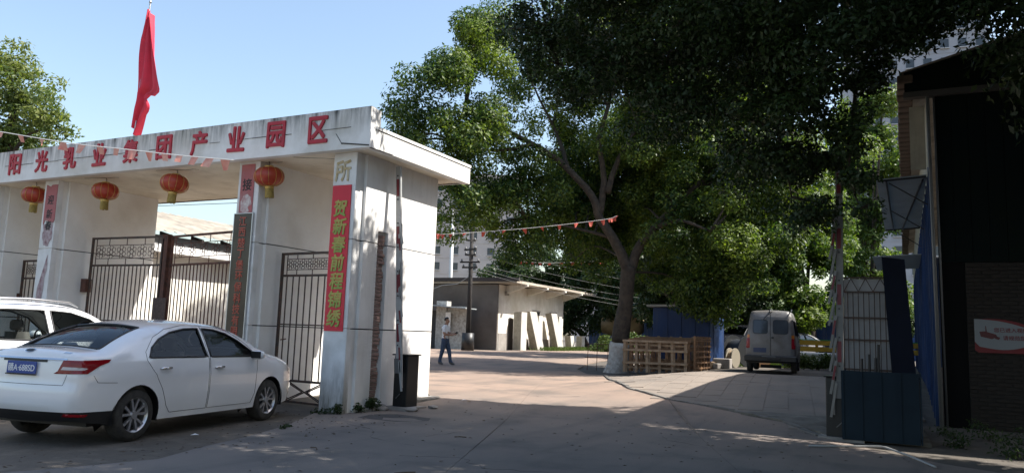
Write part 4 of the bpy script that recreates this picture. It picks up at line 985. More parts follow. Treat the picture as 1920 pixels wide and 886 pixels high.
# ------------------------------------------------------------------ cars
def build_car(name, label, cat, sp, loc, heading, group=None):
    """side skins, top skin, glass, doors, wheels; x forward, y left, origin on the ground below the wheelbase centre"""
    t = tag(empty(name, loc, heading), label, cat, group)
    prof = catmull(sp['profile'], 5); sill = sp['sill']; wr = sp['arch_r']; wz = sp['wheel_r']; fx, rx = sp['front_axle'], sp['rear_axle']
    def arch(cx):
        a0 = math.asin(max(-1, min(1, (sill - wz) / wr))); pts = []
        for k in range(19):
            a = a0 + (math.pi - 2 * a0) * k / 18; pts.append((cx + wr * math.cos(a), wz + wr * math.sin(a)))
        return pts
    bottom = [(prof[-1][0] - .12, sill + .02)] + arch(fx) + arch(rx) + [(prof[0][0] + .12, sill + .04)]
    bottom = resample([prof[-1]] + bottom + [prof[0]], .08)[1:-1]
    outline = prof + bottom
    PA = np.array(prof); pa, pb = PA[:-1], PA[1:]; pd = pb - pa; pL = (pd ** 2).sum(1)
    W, r = sp['half_width'], sp['fillet']; xf, xr = prof[-1][0], prof[0][0]
    xf = max(p[0] for p in prof); xr = min(p[0] for p in prof); belt = sp['belt']; k_t = sp['tumble']
    def y0(x, z):
        w_ = W
        if x > fx - .1: w_ -= sp['nose_taper'] * (max(0, (x - fx + .1) / (xf - fx + .1))) ** 2.4
        if x < rx + .1: w_ -= sp['tail_taper'] * (max(0, (rx + .1 - x) / (rx + .1 - xr))) ** 2.4
        if z < .6: w_ -= .045 * ((.6 - z) / .4) ** 2
        elif z < belt: w_ -= .03 * ((z - .6) / (belt - .6)) ** 2
        else: w_ -= .03 + (z - belt) * k_t
        # pressed crease along the flank
        w_ += .010 * math.exp(-((z - sp.get('crease', .8)) / .03) ** 2)
        return w_
    def dist(x, z):
        p = np.array((x, z)); tt = np.clip(((p - pa) * pd).sum(1) / pL, 0, 1); q = pa + pd * tt[:, None]; return math.sqrt(((q - p) ** 2).sum(1).min())
    def ysurf(x, z):
        d = dist(x, z); y = y0(x, z)
        if d < r: u = 1 - d / r; y -= r * (1 - math.sqrt(max(0, 1 - u * u)))
        return y
    wins = [resample(p, .07, True) for p in sp['windows']]; doors = sp['doors']
    lines = [resample(d + [d[0]], .08) for d in doors]
    v, tr, cen = tri_region(outline, .075, wins, lines)
    v3 = [(x, ysurf(x, z), z) for x, z in v]
    cls = np.full(len(tr), -1)
    for i, d in enumerate(doors): cls[inside_np(cen, d)] = 100 + i
    for i, d in enumerate(wins): cls[inside_np(cen, d)] = i
    paint = sp['paint']; gm = sp.get('glass', M_glass)
    body = bmesh.new(); allbvh = ([], [])
    def addbm(bm, vs, fs, mi=0):
        vv = [bm.verts.new(p) for p in vs]
        for f in fs:
            try: bm.faces.new([vv[i] for i in f]).material_index = mi
            except ValueError: pass
    for s in (1, -1):
        sv = [(x, y * s, z) for x, y, z in v3]
        def flip(fs): return [f if s < 0 else f[::-1] for f in fs]
        vs, fs = submesh(sv, [q for q, c in zip(tr, cls) if c == -1]); addbm(body, vs, flip(fs))
        allbvh[1].extend([tuple(i + len(allbvh[0]) for i in q) for q in flip(tr)]); allbvh[0].extend(sv)
        for i, d in enumerate(doors):
            vs, fs = submesh(sv, [q for q, c in zip(tr, cls) if c == 100 + i]); do = mobj('door', vs, flip(fs), paint, t, True)
            seam = [(x, (ysurf(x, z) + .0005) * s, z) for x, z in resample(d + [d[0]], .06)]
            MB().tube(seam, .0035, 4, cap=False).build('door_gap', M_trim, do)
            if i < len(sp.get('handles', [])):
                hx, hz = sp['handles'][i]; yy = ysurf(hx, hz)
                MB().tube([(hx - .10, (yy - .01) * s, hz), (hx - .08, (yy + .03) * s, hz + .003), (hx + .07, (yy + .03) * s, hz + .006), (hx + .09, (yy - .01) * s, hz + .006)], [.012, .016, .016, .012], 8).build('handle', sp.get('handle_mat', M_chrome), do, True)
        for i, wp in enumerate(wins):
            vs, fs = submesh([(x, y - .012 * s, z) for x, y, z in sv], [q for q, c in zip(tr, cls) if c == i]); mobj('side_window', vs, flip(fs), gm, t, True)
            rim = [(x, (ysurf(x, z) + .001) * s, z) for x, z in wp + wp[:1]]
            MB().tube(rim, .013, 5, cap=False).build('window_trim', M_trim, t, True)
    # top skin
    nc = 14; rows = []
    NR = len(prof)
    for i, (x, z) in enumerate(prof):
        ye = max(.05, y0(x, z) - r); a, b = prof[max(0, i - 1)], prof[min(NR - 1, i + 1)]; tx, tz = b[0] - a[0], b[1] - a[1]; L = math.hypot(tx, tz); nx_, nz_ = -tz / L, tx / L
        row = []
        for j in range(nc + 1):
            u = -1 + 2 * j / nc; bb = sp['crown'] * (1 - u * u) if abs(nz_) > .25 else sp['crown'] * 1.4 * (1 - u * u); row.append((x + nx_ * bb, ye * u, z + nz_ * bb))
        rows.append(row)
    def rr(i0, i1, j0, j1, off=0.0):
        vs = [Vector(rows[i][j]) for i in range(i0, i1 + 1) for j in range(j0, j1 + 1)]; m = j1 - j0 + 1
        return vs, [(a * m + b, (a + 1) * m + b, (a + 1) * m + b + 1, a * m + b + 1) for a in range(i1 - i0) for b in range(j1 - j0)]
    holes = []
    for (xa, xb, rear) in sp['screens']:
        ii = [i for i, p in enumerate(prof) if xa <= p[0] <= xb and p[1] > belt - .05]; holes.append((min(ii), max(ii)))
    fs = []
    for i in range(NR - 1):
        for j in range(nc):
            if any(a <= i < b for a, b in holes) and 1 <= j < nc - 1: continue
            fs.append((i * (nc + 1) + j, (i + 1) * (nc + 1) + j, (i + 1) * (nc + 1) + j + 1, i * (nc + 1) + j + 1))
    tv = [p for row in rows for p in row]; addbm(body, tv, fs)
    full = [(i * (nc + 1) + j, (i + 1) * (nc + 1) + j, (i + 1) * (nc + 1) + j + 1, i * (nc + 1) + j + 1) for i in range(NR - 1) for j in range(nc)]
    o_ = len(allbvh[0]); allbvh[0].extend(tv); allbvh[1].extend([tuple(k + o_ for k in q) for q in full])
    bmesh.ops.remove_doubles(body, verts=body.verts[:], dist=.002)
    if sp.get('valance'):
        bmesh.ops.bisect_plane(body, geom=body.verts[:] + body.edges[:] + body.faces[:], plane_co=(0, 0, sp['valance']), plane_no=(0, 0, 1))
        for f_ in body.faces:
            c_ = f_.calc_center_median()
            if c_.x < rx - wr + .10 and (c_ - Vector((0, 0, sp['valance']))).z < 0: f_.material_index = 1
    bmesh.ops.recalc_face_normals(body, faces=body.faces[:])
    me = bpy.data.meshes.new('body'); body.to_mesh(me); body.free(); me.materials.append(paint); me.materials.append(M_trim); me.polygons.foreach_set('use_smooth', [True] * len(me.polygons))
    bo = bpy.data.objects.new('body', me); link(bo, t); sharp(bo, 50)
    for (a, b), (xa, xb, rear) in zip(holes, sp['screens']):
        vs, fs = rr(a, b, 1, nc - 1); sgn = 1
        cz = sum((p.z for p in vs)) / len(vs)
        vs = [p - Vector((0, 0, .008)) for p in vs]
        mobj('rear_window' if rear else 'windscreen', vs, fs, gm, t, True)
        ring = [Vector(rows[a][j]) for j in range(1, nc)] + [Vector(rows[i][nc - 1]) for i in range(a, b + 1)] + [Vector(rows[b][j]) for j in range(nc - 1, 0, -1)] + [Vector(rows[i][1]) for i in range(b, a - 1, -1)]
        MB().tube(ring, .016, 5, cap=False).build('window_seal', M_trim, t, True)
    # underbody and wheel wells, cabin
    MB().box(rx - .55, fx + .55, -W + .22, W - .22, sill - .02, sill + .25).build('underbody', M_trim, t)
    for cx in (fx, rx):
        for s in (1, -1):
            ww = MB().lathe([(0, (W - .32) * s), (wr + .01, (W - .32) * s), (wr + .01, (W - .03) * s)], 24, 'Y', (cx, 0, wz))
            ww.f = [f_ for f_ in ww.f if sum(ww.v[q_][2] for q_ in f_) / 4 > sill - .01]; ww.m = [0] * len(ww.f); ww.build('wheel_well', M_trim, t)
    if sp.get('interior', True):
        cb = MB().box(sp['cabin'][0], sp['cabin'][1], -W + .14, W - .14, sill + .26, belt - .22).build('cabin_floor', M_int, t)
        for (x, y, w_, h) in sp['seats']:
            q = MB(); q.box(x - .25, x + .25, y - w_ / 2, y + w_ / 2, sill + .2, sill + .42, 0, .04)
            q.add([(x - .28, y - w_ / 2, sill + .35), (x - .12, y - w_ / 2, sill + .35), (x - .26, y - w_ / 2 + .04, h - .18), (x - .36, y - w_ / 2 + .04, h - .18), (x - .28, y + w_ / 2, sill + .35), (x - .12, y + w_ / 2, sill + .35), (x - .26, y + w_ / 2 - .04, h - .18), (x - .36, y + w_ / 2 - .04, h - .18)], [(0, 1, 2, 3), (4, 7, 6, 5), (0, 4, 5, 1), (1, 5, 6, 2), (2, 6, 7, 3), (3, 7, 4, 0)])
            hw = .13
            for yy in ([y] if w_ < .8 else [y - .38, y + .38]): q.box(x - .37, x - .28, yy - hw, yy + hw, h - .16, h, 0, .035)
            q.build('seat', M_seat, t, True)
        q = MB().box(sp['cabin'][1] - .25, sp['cabin'][1] + .02, -W + .15, W - .15, belt - .25, belt - .02, 0, .05); q.build('dashboard', M_int, t)
        q = MB(); torus_pts = [(sp['cabin'][1] - .35 - .05 * math.sin(a), .36 + .18 * math.cos(a), belt + .0 + .17 * math.sin(a)) for a in [2 * math.pi * k / 20 for k in range(21)]]
        q.tube(torus_pts, .015, 6, cap=False); q.build('steering_wheel', M_trim, t, True)
    # wheels
    tw = sp.get('tyre_w', .20); base = None
    for cx in (rx, fx):
        for s in (1, -1):
            wh = empty('wheel', (cx, s * (W - .035 - tw / 2), wz), 0 if s < 0 else math.pi, t)
            R_ = wz
            if base is None:
                h = tw / 2
                ty = MB().lathe([(R_ * .66, h - .01), (R_ * .70, h), (R_ * .90, h), (R_ * .97, h - .02), (R_, h - .05), (R_, -h + .05), (R_ * .97, -h + .02), (R_ * .90, -h), (R_ * .66, -h)], 36, 'Y').build('tyre', M_rub, wh, True)
                rm = MB(); rm.lathe([(R_ * .66, -h + .005), (R_ * .685, -h), (R_ * .66, -h + .02), (R_ * .60, -h + .035), (R_ * .58, h - .02)], 36, 'Y')
                ns = sp.get('spokes', 5)
                for k in range(ns):
                    for da in ((-.16, .16) if sp.get('twin', True) else (0,)):
                        a0 = 2 * math.pi * k / ns + .3; a1 = a0 + da * 1.8
                        p, q2 = Vector((math.cos(a0 + da * .4) * R_ * .13, -h + .028, math.sin(a0 + da * .4) * R_ * .13)), Vector((math.cos(a1) * R_ * .63, -h + .02, math.sin(a1) * R_ * .63))
                        d = (q2 - p).normalized(); sd = d.cross(Vector((0, 1, 0)))
                        rm.add([p + sd * .014, p - sd * .014, q2 - sd * .017, q2 + sd * .017, p + sd * .012 + Vector((0, .03, 0)), p - sd * .012 + Vector((0, .03, 0)), q2 - sd * .015 + Vector((0, .03, 0)), q2 + sd * .015 + Vector((0, .03, 0))], [(0, 1, 2, 3), (4, 7, 6, 5), (0, 4, 5, 1), (1, 5, 6, 2), (2, 6, 7, 3), (3, 7, 4, 0)])
                rm.lathe([(0, -h + .012), (R_ * .15, -h + .014), (R_ * .17, -h + .05), (0, -h + .06)], 16, 'Y')
                ri = rm.build('rim', sp.get('rim_mat', M_alloy), wh); sharp(ri)
                br = MB().lathe([(0, 0), (R_ * .56, 0), (R_ * .56, .02), (0, .02)], 24, 'Y').build('brake_disc', M_trim, wh)
                base = (ty, ri, br)
            else:
                for nm, q in zip(('tyre', 'rim', 'brake_disc'), base): inst(nm, q, wh)
    tree_ = BVHTree.FromPolygons([Vector(p) for p in allbvh[0]], allbvh[1])
    def decal(nm, poly, origin, right, up_, m, parent=t, off=.006, step=.03, thick=.012):
        """piece of trim that follows the body surface: polygon in the plane (right, up) pressed onto the skin"""
        right, up_ = Vector(right).normalized(), Vector(up_).normalized(); dr = up_.cross(right).normalized(); o_ = Vector(origin)
        ol = resample(poly, step, True); vv, tt, _ = tri_region(ol, step); pts = []; ok = True
        for a, b in vv:
            p = o_ + right * a + up_ * b - dr * 2; h = tree_.ray_cast(p, dr, 5)
            if h[0] is None: h = tree_.find_nearest(o_ + right * a + up_ * b)
            pts.append(h[0] - dr * off)
        o = mobj(nm, pts, tt, m, parent, True); return o
    return t, decal, ysurf, bo

SEDAN = dict(profile=[(-2.33, .30), (-2.41, .42), (-2.43, .60), (-2.40, .74), (-2.385, .90), (-2.36, 1.02), (-2.28, 1.06), (-2.05, 1.075), (-1.86, 1.095), (-1.55, 1.21), (-1.20, 1.325), (-.85, 1.405), (-.45, 1.443), (0, 1.447), (.35, 1.42), (.62, 1.36), (.95, 1.23), (1.30, 1.05), (1.55, .995), (1.85, .935), (2.08, .84), (2.20, .70), (2.25, .52), (2.23, .38), (2.17, .26)],
    sill=.235, arch_r=.365, wheel_r=.318, front_axle=1.36, rear_axle=-1.36, half_width=.885, fillet=.085, nose_taper=.22, tail_taper=.15, belt=.985, tumble=.50, crown=.045, crease=.80, paint=M_carw,
    windows=[[(-1.20, 1.01), (-1.12, 1.13), (-.96, 1.235), (-.72, 1.325), (-.42, 1.375), (-.15, 1.385), (-.115, 1.005)], [(-.04, 1.003), (-.06, 1.387), (.18, 1.372), (.42, 1.32), (.66, 1.215), (.90, 1.07), (.95, 1.0)]],
    doors=[[(-.10, .31), (-.08, 1.42), (-.45, 1.42), (-.80, 1.365), (-1.05, 1.26), (-1.24, 1.08), (-1.25, .98), (-1.10, .80), (-.98, .62), (-.88, .40), (-.80, .31)], [(-.075, .31), (-.055, 1.42), (.25, 1.405), (.50, 1.345), (.78, 1.20), (1.02, 1.0), (.99, .80), (.97, .45), (.90, .31)]],
    handles=[(-.93, .87), (.14 - .02, .855)], screens=[(-1.86, -1.0, True), (.45, 1.28, False)], cabin=(-1.5, 1.0), seats=[(-.02, .38, .5, 1.24), (-.02, -.38, .5, 1.24), (-.95, 0, 1.2, 1.16)])
SEDAN['profile'] = [((-1.36 + (x + 1.36) * .80) if x < -1.36 else x, z) for x, z in SEDAN['profile']]; SEDAN['screens'] = [(-1.77, -1.0, True), (.45, 1.28, False)]; SEDAN['tail_taper'] = .17; SEDAN['valance'] = .40
sedan, dec, ys, _b = build_car('white_sedan', 'white sedan with blue plate parked nose in before the gate', 'car', SEDAN, (-9.52, 7.77, -.03), R(99.6))
# the sedan's rear and side fittings
sq = .7071
for s in (-1, 1):
    # diagonal view from the rear corner
    rgt = Vector((sq, -sq, 0)) if s < 0 else Vector((-sq, -sq, 0))
    if s < 0: poly = [(-.31, .83), (-.27, .86), (-.22, .985), (-.04, .985), (.12, .99), (.27, 1.0), (.25, .965), (.15, .92), (.08, .865), (.04, .835)]
    else: poly = [(-a, b) for a, b in [(-.31, .83), (-.27, .86), (-.22, .985), (-.04, .985), (.12, .99), (.27, 1.0), (.25, .965), (.15, .92), (.08, .865), (.04, .835)]][::-1]
    tl = dec('tail_lamp', poly, (-2.05, s * .70, 0), rgt, (0, 0, 1), M_tail, off=.008)
    pw = [(-.24, .875), (-.22, .91), (-.02, .905), (.04, .895), (.0, .875)]
    if s > 0: pw = [(-a, b) for a, b in pw][::-1]
    dec('reversing_lens', pw, (-2.05, s * .70, 0), rgt, (0, 0, 1), M_tailw, tl, .012)
    ref = [(-.20, .35), (.04, .345), (.07, .375), (-.18, .385)]
    if s > 0: ref = [(-a, b) for a, b in ref][::-1]
    rl = dec('bumper_reflector', ref, (-2.05, s * .72, 0), rgt, (0, 0, 1), M_tail, off=.02)
    hl = [(-.32, .70), (-.05, .78), (.22, .86), (.25, .80), (.1, .70), (-.2, .66)]
    dec('headlamp', hl if s > 0 else [(-a, b) for a, b in hl][::-1], (2.0, s * .6, 0), Vector((-sq, sq, 0)) if s > 0 else Vector((sq, sq, 0)), (0, 0, 1), M_tailw)
    mr = empty('mirror', (.92, s * .93, 1.02), 0, sedan)
    b_ = MB(); b_.lathe([(0, -.11), (.05, -.10), (.075, -.03), (.075, .04), (.05, .10), (0, .11)], 14, 'Y'); mo = b_.build('housing', M_carw, mr, True); mo.scale = (.75, 1, .95)
    MB().box(-.058, -.05, -.085, .085, -.05, .05).build('mirror_glass', M_trim, mr); MB().bar((.0, -s * .12, -.05), (.0, -s * .03, -.02), .04, .03).build('stalk', M_trim, mr)
for pl in ([(-.57, .70), (-.57, .705), (.57, .705), (.57, .70)], [(-.575, .70), (-.57, .70), (-.60, .82), (-.605, .82)], [(.57, .70), (.575, .70), (.605, .82), (.60, .82)]):
    dec('panel_gap', pl, (-2.2, 0, 0), (0, -1, 0), (0, 0, 1), M_trim, off=.003, step=.05)
for s in (-1, 1):
    pl = [(.10, .815), (.105, .815), (.155, .735), (.36, .725), (.36, .720), (.15, .730)]
    dec('panel_gap', pl if s < 0 else [(-a, b) for a, b in pl][::-1], (-2.05, s * .70, 0), Vector((sq, -sq, 0)) if s < 0 else Vector((-sq, -sq, 0)), (0, 0, 1), M_trim, off=.003, step=.04)
dec('chrome_strip', [(-.58, .985), (-.58, 1.005), (.58, 1.005), (.58, .985)], (-2.2, 0, 0), (0, -1, 0), (0, 0, 1), M_chrome, off=.012)
dec('boot_shadow_strip', [(-.33, .955), (-.33, .984), (.33, .984), (.33, .955)], (-2.2, 0, 0), (0, -1, 0), (0, 0, 1), M_trim, off=.005)
em = [(.075 * math.cos(a), 1.035 + .032 * math.sin(a)) for a in [2 * math.pi * k / 20 for k in range(20)]]
e_ = dec('emblem', em, (-2.1, 0, 0), (0, -1, 0), (.25, 0, 1), M_chrome, off=.008, step=.02)
dec('emblem_field', [(a * .78, 1.035 + (b - 1.035) * .68) for a, b in em], (-2.1, 0, 0), (0, -1, 0), (.25, 0, 1), M_trim, e_, .0105, .02)
dec('model_script', [(.47, 1.02), (.47, 1.04), (.56, 1.04), (.56, 1.02)], (-2.1, 0, 0), (0, -1, 0), (.25, 0, 1), M_chrome, off=.006, step=.02)
dec('maker_script', [(-.60, 1.02), (-.60, 1.045), (-.47, 1.045), (-.47, 1.02)], (-2.1, 0, 0), (0, -1, 0), (.25, 0, 1), M_grey, off=.006, step=.02)
npl = empty('number_plate', (-2.262, .0, .885), 0, sedan); npl.rotation_euler = (0, R(2), 0)
MB().box(-.006, .006, -.22, .22, -.07, .07, 0, .004).build('plate', M_plate, npl)
MB().box(-.009, -.003, -.23, .23, -.085, -.071).build('plate_holder', M_trim, npl)
tx = text_mesh('lettering', '赣A·688SD', .105, M_txt, npl, .0015, .001); tx.rotation_euler = (R(90), 0, R(-90)); tx.location = (-.0085, 0, 0)
bb = [Vector(b) for b in tx.bound_box]; tx.scale = (.40 / (bb[6].x - bb[0].x), .095 / (bb[6].y - bb[0].y), 1)
SUV = dict(SEDAN); SUV.update(profile=[(-2.18, .36), (-2.24, .5), (-2.24, .72), (-2.22, .95), (-2.16, 1.10), (-2.02, 1.30), (-1.86, 1.50), (-1.66, 1.60), (-1.2, 1.655), (-.6, 1.68), (0, 1.675), (.4, 1.635), (.72, 1.54), (1.0, 1.38), (1.30, 1.18), (1.5, 1.11), (1.85, 1.06), (2.1, .97), (2.24, .80), (2.28, .6), (2.26, .45), (2.2, .34)],
    sill=.30, arch_r=.40, wheel_r=.345, front_axle=1.33, rear_axle=-1.33, half_width=.92, belt=1.10, tumble=.42, crease=.95,
    windows=[[(-1.78, 1.16), (-1.72, 1.42), (-1.60, 1.50), (-1.32, 1.54), (-1.10, 1.15)], [(-1.02, 1.14), (-1.18, 1.545), (-.7, 1.57), (-.14, 1.57), (-.12, 1.12)], [(-.02, 1.12), (-.04, 1.57), (.3, 1.55), (.62, 1.46), (.95, 1.25), (1.05, 1.13)]],
    doors=[[(-.08, .40), (-.06, 1.60), (-.6, 1.60), (-1.15, 1.58), (-1.0, 1.1), (-.92, .7), (-.8, .40)], [(-.055, .40), (-.035, 1.60), (.35, 1.585), (.7, 1.47), (1.1, 1.15), (1.08, .8), (1.0, .40)]],
    handles=[(-.86, .98), (.16, .97)], screens=[(-2.1, -1.7, True), (.55, 1.25, False)], cabin=(-1.7, 1.0), seats=[(0, .38, .5, 1.42), (0, -.38, .5, 1.42), (-.95, 0, 1.2, 1.36)])
suv, dec2, ys2, _b = build_car('white_suv', 'white SUV with roof rails behind the white sedan', 'car', SUV, (-12.45, 7.45, -.03), R(94))
for s in (-1, 1):
    MB().tube([(-1.5, s * .66, 1.63), (-1.35, s * .66, 1.70), (-.4, s * .67, 1.735), (.3, s * .66, 1.71), (.45, s * .66, 1.65)], [.012, .018, .02, .018, .012], 8).build('roof_rail', M_alloy, suv, True)
    mr = MB().lathe([(0, -.12), (.06, -.1), (.085, -.03), (.085, .05), (.05, .11), (0, .12)], 14, 'Y', (.98, s * 1.0, 1.16)).build('mirror', M_carw, suv, True)
VAN = dict(SEDAN); VAN.update(profile=[(-1.86, .36), (-1.90, .50), (-1.90, .90), (-1.88, 1.2), (-1.80, 1.60), (-1.74, 1.80), (-1.60, 1.88), (-1.0, 1.90), (0, 1.90), (.7, 1.87), (1.0, 1.78), (1.35, 1.35), (1.55, 1.05), (1.75, .90), (1.88, .75), (1.9, .55), (1.86, .36)],
    sill=.32, arch_r=.33, wheel_r=.285, front_axle=1.20, rear_axle=-1.25, half_width=.77, belt=1.05, tumble=.16, fillet=.07, nose_taper=.10, tail_taper=.05, crown=.03, paint=M_vang, glass=M_glass2, tyre_w=.165, spokes=6, twin=False, rim_mat=M_grey,
    windows=[[(-1.62, 1.15), (-1.55, 1.60), (-.75, 1.62), (-.75, 1.12)], [(-.65, 1.12), (-.65, 1.62), (.1, 1.62), (.1, 1.12)], [(.2, 1.12), (.2, 1.62), (.7, 1.6), (1.05, 1.15)]],
    doors=[[(-.7, .40), (-.7, 1.70), (.15, 1.70), (.15, .40)]], handles=[(.0, .98)], handle_mat=M_trim, screens=[(.85, 1.4, False)], cabin=(-1.6, 1.0), seats=[(.3, .36, .45, 1.5), (.3, -.36, .45, 1.5), (-.7, 0, 1.2, 1.4)])
vx, vy = -3.85, 26.7
van, dec3, ys3, vb = build_car('silver_minivan', 'dusty silver minivan seen from behind on the paved ramp', 'van', VAN, (vx, vy, .54), R(95))
def rpoly(x0, x1, z0, z1, r=.06):
    out = []
    for cx, cz, a0 in ((x1 - r, z1 - r, 0), (x0 + r, z1 - r, 90), (x0 + r, z0 + r, 180), (x1 - r, z0 + r, 270)):
        for k in range(5): a = R(a0 + 22.5 * k); out.append((cx + r * math.cos(a), cz + r * math.sin(a)))
    return out[::-1]
V_O, V_R, V_U = (-1.9, 0, 0), (0, -1, 0), (0, 0, 1)
for s in (-1, 1):
    d = dec3('rear_door', rpoly(.015 if s > 0 else -.60, .60 if s > 0 else -.015, .52, 1.80, .05), V_O, V_R, V_U, M_vang, off=.007)
    wv = dec3('door_window', rpoly(.09 if s > 0 else -.50, .50 if s > 0 else -.09, 1.20, 1.60, .07), V_O, V_R, V_U, M_win, d, .012)
    g = [(x, z) for x, z in rpoly(.07 if s > 0 else -.52, .52 if s > 0 else -.07, 1.18, 1.62, .08)]
    dec3('window_gasket', g, V_O, V_R, V_U, M_trim, d, .010)
    dec3('tail_lamp', rpoly(s * .66 - .055, s * .66 + .055, .74, 1.05, .03), V_O, V_R, V_U, M_tail, off=.012)
    dec3('indicator', rpoly(s * .66 - .05, s * .66 + .05, 1.06, 1.16, .02), V_O, V_R, V_U, M_tailo, off=.012)
dec3('door_split', [(-.006, .52), (-.006, 1.84), (.006, 1.84), (.006, .52)], V_O, V_R, V_U, M_trim, off=.010, step=.05)
dec3('door_handle', rpoly(.03, .10, 1.04, 1.10, .015), V_O, V_R, V_U, M_trim, off=.03)
dec3('number_plate', rpoly(-.50, -.12, .62, .76, .02), V_O, V_R, V_U, mat('dark_blue_plate', (.02, .035, .09), .5), off=.014)
dec3('plate_recess', rpoly(-.56, -.03, .58, .86, .03), V_O, V_R, V_U, M_grey, off=.0095)
MB().tube([(-1.87, -.05, 1.86), (-1.90, .12, 1.72), (-1.925, .2, 1.62)], .012, 6).build('wiper', M_trim, van)
for k in (-.02, .6): MB().tube([(-1.80, -k, 1.86), (-1.5, -k, 1.945), (-1.2, -k, 1.94)], .02, 6).build('roof_strip', M_trim, van)
mb = MB(); mb.box(-2.03, -1.86, -.76, .76, .34, .53, 0, .03); mb.box(-2.05, -2.0, -.3, .12, .40, .48, 0, .01); mb.build('rear_bumper', M_trim, van)
MB().box(-2.035, -2.031, -.15, .25, .49, .515).build('bumper_strip', M_grey, van)
MB().tube([(-1.7, .3, .2), (-1.7, -.3, .2)], .05, 8).build('rear_axle', M_trim, van); MB().tube([(-1.5, -.35, .3), (-1.98, -.35, .26)], .03, 8).build('exhaust', M_grey, van)
CARG = dict(SEDAN); CARG['paint'] = M_carg; CARG['glass'] = M_glass2
build_car('grey_car', 'grey car parked behind the minivan beside the yellow rail', 'car', CARG, (-5.0, 40.0, .53), R(250))
CARB = dict(SUV); CARB['paint'] = M_carb; CARB['glass'] = M_glass2
build_car('dark_car', 'dark car parked between the blue shed and the minivan', 'car', CARB, (-6.6, 37.0, .53), R(250))
build_car('black_car', 'black car just visible through the bars behind the main gate', 'car', CARB, (-15.0, 17.5, .17), R(20))

# ------------------------------------------------------------------ people
def person(label, loc, rz, shirt, trousers, pose=0):
    t = tag(empty('person', loc, rz), label, 'person')
    V = []; E = []; Rd = []
    def n(p, r, par=None):
        V.append(Vector(p)); Rd.append(r if isinstance(r, tuple) else (r, r))
        if par is not None: E.append((par, len(V) - 1))
        return len(V) - 1
    # facing +X
    pel = n((0, 0, .93), (.165, .135)); wa = n((.01, 0, 1.06), (.16, .125), pel); ch = n((.0, 0, 1.25), (.19, .14), wa); up_ = n((-.01, 0, 1.40), (.16, .11), ch)
    ne = n((.02, 0, 1.49), .052, up_); hd = n((.05, 0, 1.56), (.07, .075), ne); h2 = n((.055, 0, 1.63), (.078, .092), hd); h3 = n((.05, 0, 1.70), (.06, .07), h2)
    n((.14, 0, 1.585), .014, h2)
    for s in (1, -1):
        st = .20 if s > 0 else -.16
        hip = n((0, s * .09, .86), .115, pel); kn = n((st * .55 + .03, s * .095, .50), .082, hip); an = n((st, s * .10, .09), .055, kn)
        he = n((st - .03, s * .10, .05), .04, an); n((st + .17, s * .12, .035), .036, an)
        sh = n((.0, s * .18, 1.37), .075, up_); el = n((.06, s * .25, 1.12), .056, sh); wrst = n((.28, s * .12, 1.10 + .04 * (s > 0)), .036, el); pm = n((.36, s * .06, 1.12 + .04 * (s > 0)), (.034, .02), wrst)
        for k, (dx, dy, dz) in enumerate(((.09, -.015, .02), (.095, -.005, .0), (.09, .005, -.02), (.08, .012, -.035))):
            f1 = n((.36 + dx * .5, s * (.06 + dy), 1.12 + .04 * (s > 0) + dz * .6), .009, pm); n((.36 + dx, s * (.05 + dy - .02), 1.12 + .04 * (s > 0) + dz * .6 + .012), .008, f1)
        n((.37, s * .02, 1.15 + .04 * (s > 0)), .010, pm)
    me = bpy.data.meshes.new('body'); me.from_pydata(V, E, []); o = bpy.data.objects.new('body', me); link(o, t)
    sk = o.modifiers.new('skin', 'SKIN'); sk.use_smooth_shade = True
    for i, q in enumerate(me.skin_vertices[0].data): q.radius = Rd[i]; q.use_root = (i == 0)
    sb = o.modifiers.new('sub', 'SUBSURF'); sb.levels = 2; sb.render_levels = 2
    dg = bpy.context.evaluated_depsgraph_get(); dg.update(); m2 = bpy.data.meshes.new_from_object(o.evaluated_get(dg)); o.modifiers.clear(); o.data = m2
    m2.materials.clear()
    for q in (M_skin, shirt, trousers, M_shoe): m2.materials.append(q)
    for p in m2.polygons:
        c = p.center; p.use_smooth = True
        arm = abs(c.y) > .165 or c.x > .17
        if c.z < .105: p.material_index = 3
        elif c.z < .97: p.material_index = 2
        elif c.z < 1.465 and not (c.z < 1.20 and (c.x > .12 or (abs(c.y) > .15 and c.x > .0))): p.material_index = 1
        else: p.material_index = 0
    b = bmesh.new(); bmesh.ops.create_icosphere(b, subdivisions=3, radius=.098)
    bmesh.ops.delete(b, geom=[v for v in b.verts if v.co.z < -.02 and v.co.x > -.02 or v.co.z < -.065 or (v.co.x > .03 and v.co.z < .07)], context='VERTS')
    for v in b.verts: v.co *= random.uniform(.95, 1.07); v.co.z *= 1.0
    hm = bpy.data.meshes.new('hair'); b.to_mesh(hm); b.free(); hm.materials.append(M_hair); ho = bpy.data.objects.new('hair', hm); link(ho, t); ho.location = (.03, 0, 1.65); ho.rotation_euler = (0, .18, 0)
    for s in (1, -1): MB().box(-.012, .012, -.008, .008, -.03, .03, 0, .006).build('ear', M_skin, t, loc=(.045, s * .088, 1.62))
    for s in (1, -1): MB().box(-.004, .004, -.011, .011, -.005, .005).build('eye', M_hair, t, loc=(.132, s * .032, 1.625))
    return t
p1 = person('young man in white T-shirt and jeans looking down at a phone', (-15.12, 24.5, terr(-15.1, 24.5)), R(8), M_shirt, M_jean)
tag(MB().box(-.04, .04, -.006, .006, -.075, .075, 0, .005).build('phone', M_trim, loc=(-15.12 + .43, 24.55, terr(-15.1, 24.5) + 1.16), rot=(0, R(40), R(8))), 'phone held by the man in the white T-shirt', 'phone')
p2 = person('person mostly hidden behind the gatehouse end wall', (-16.15, 24.6, terr(-15.9, 24.6)), R(-20), M_dkcloth, mat('khaki', (.22, .19, .16), .9))

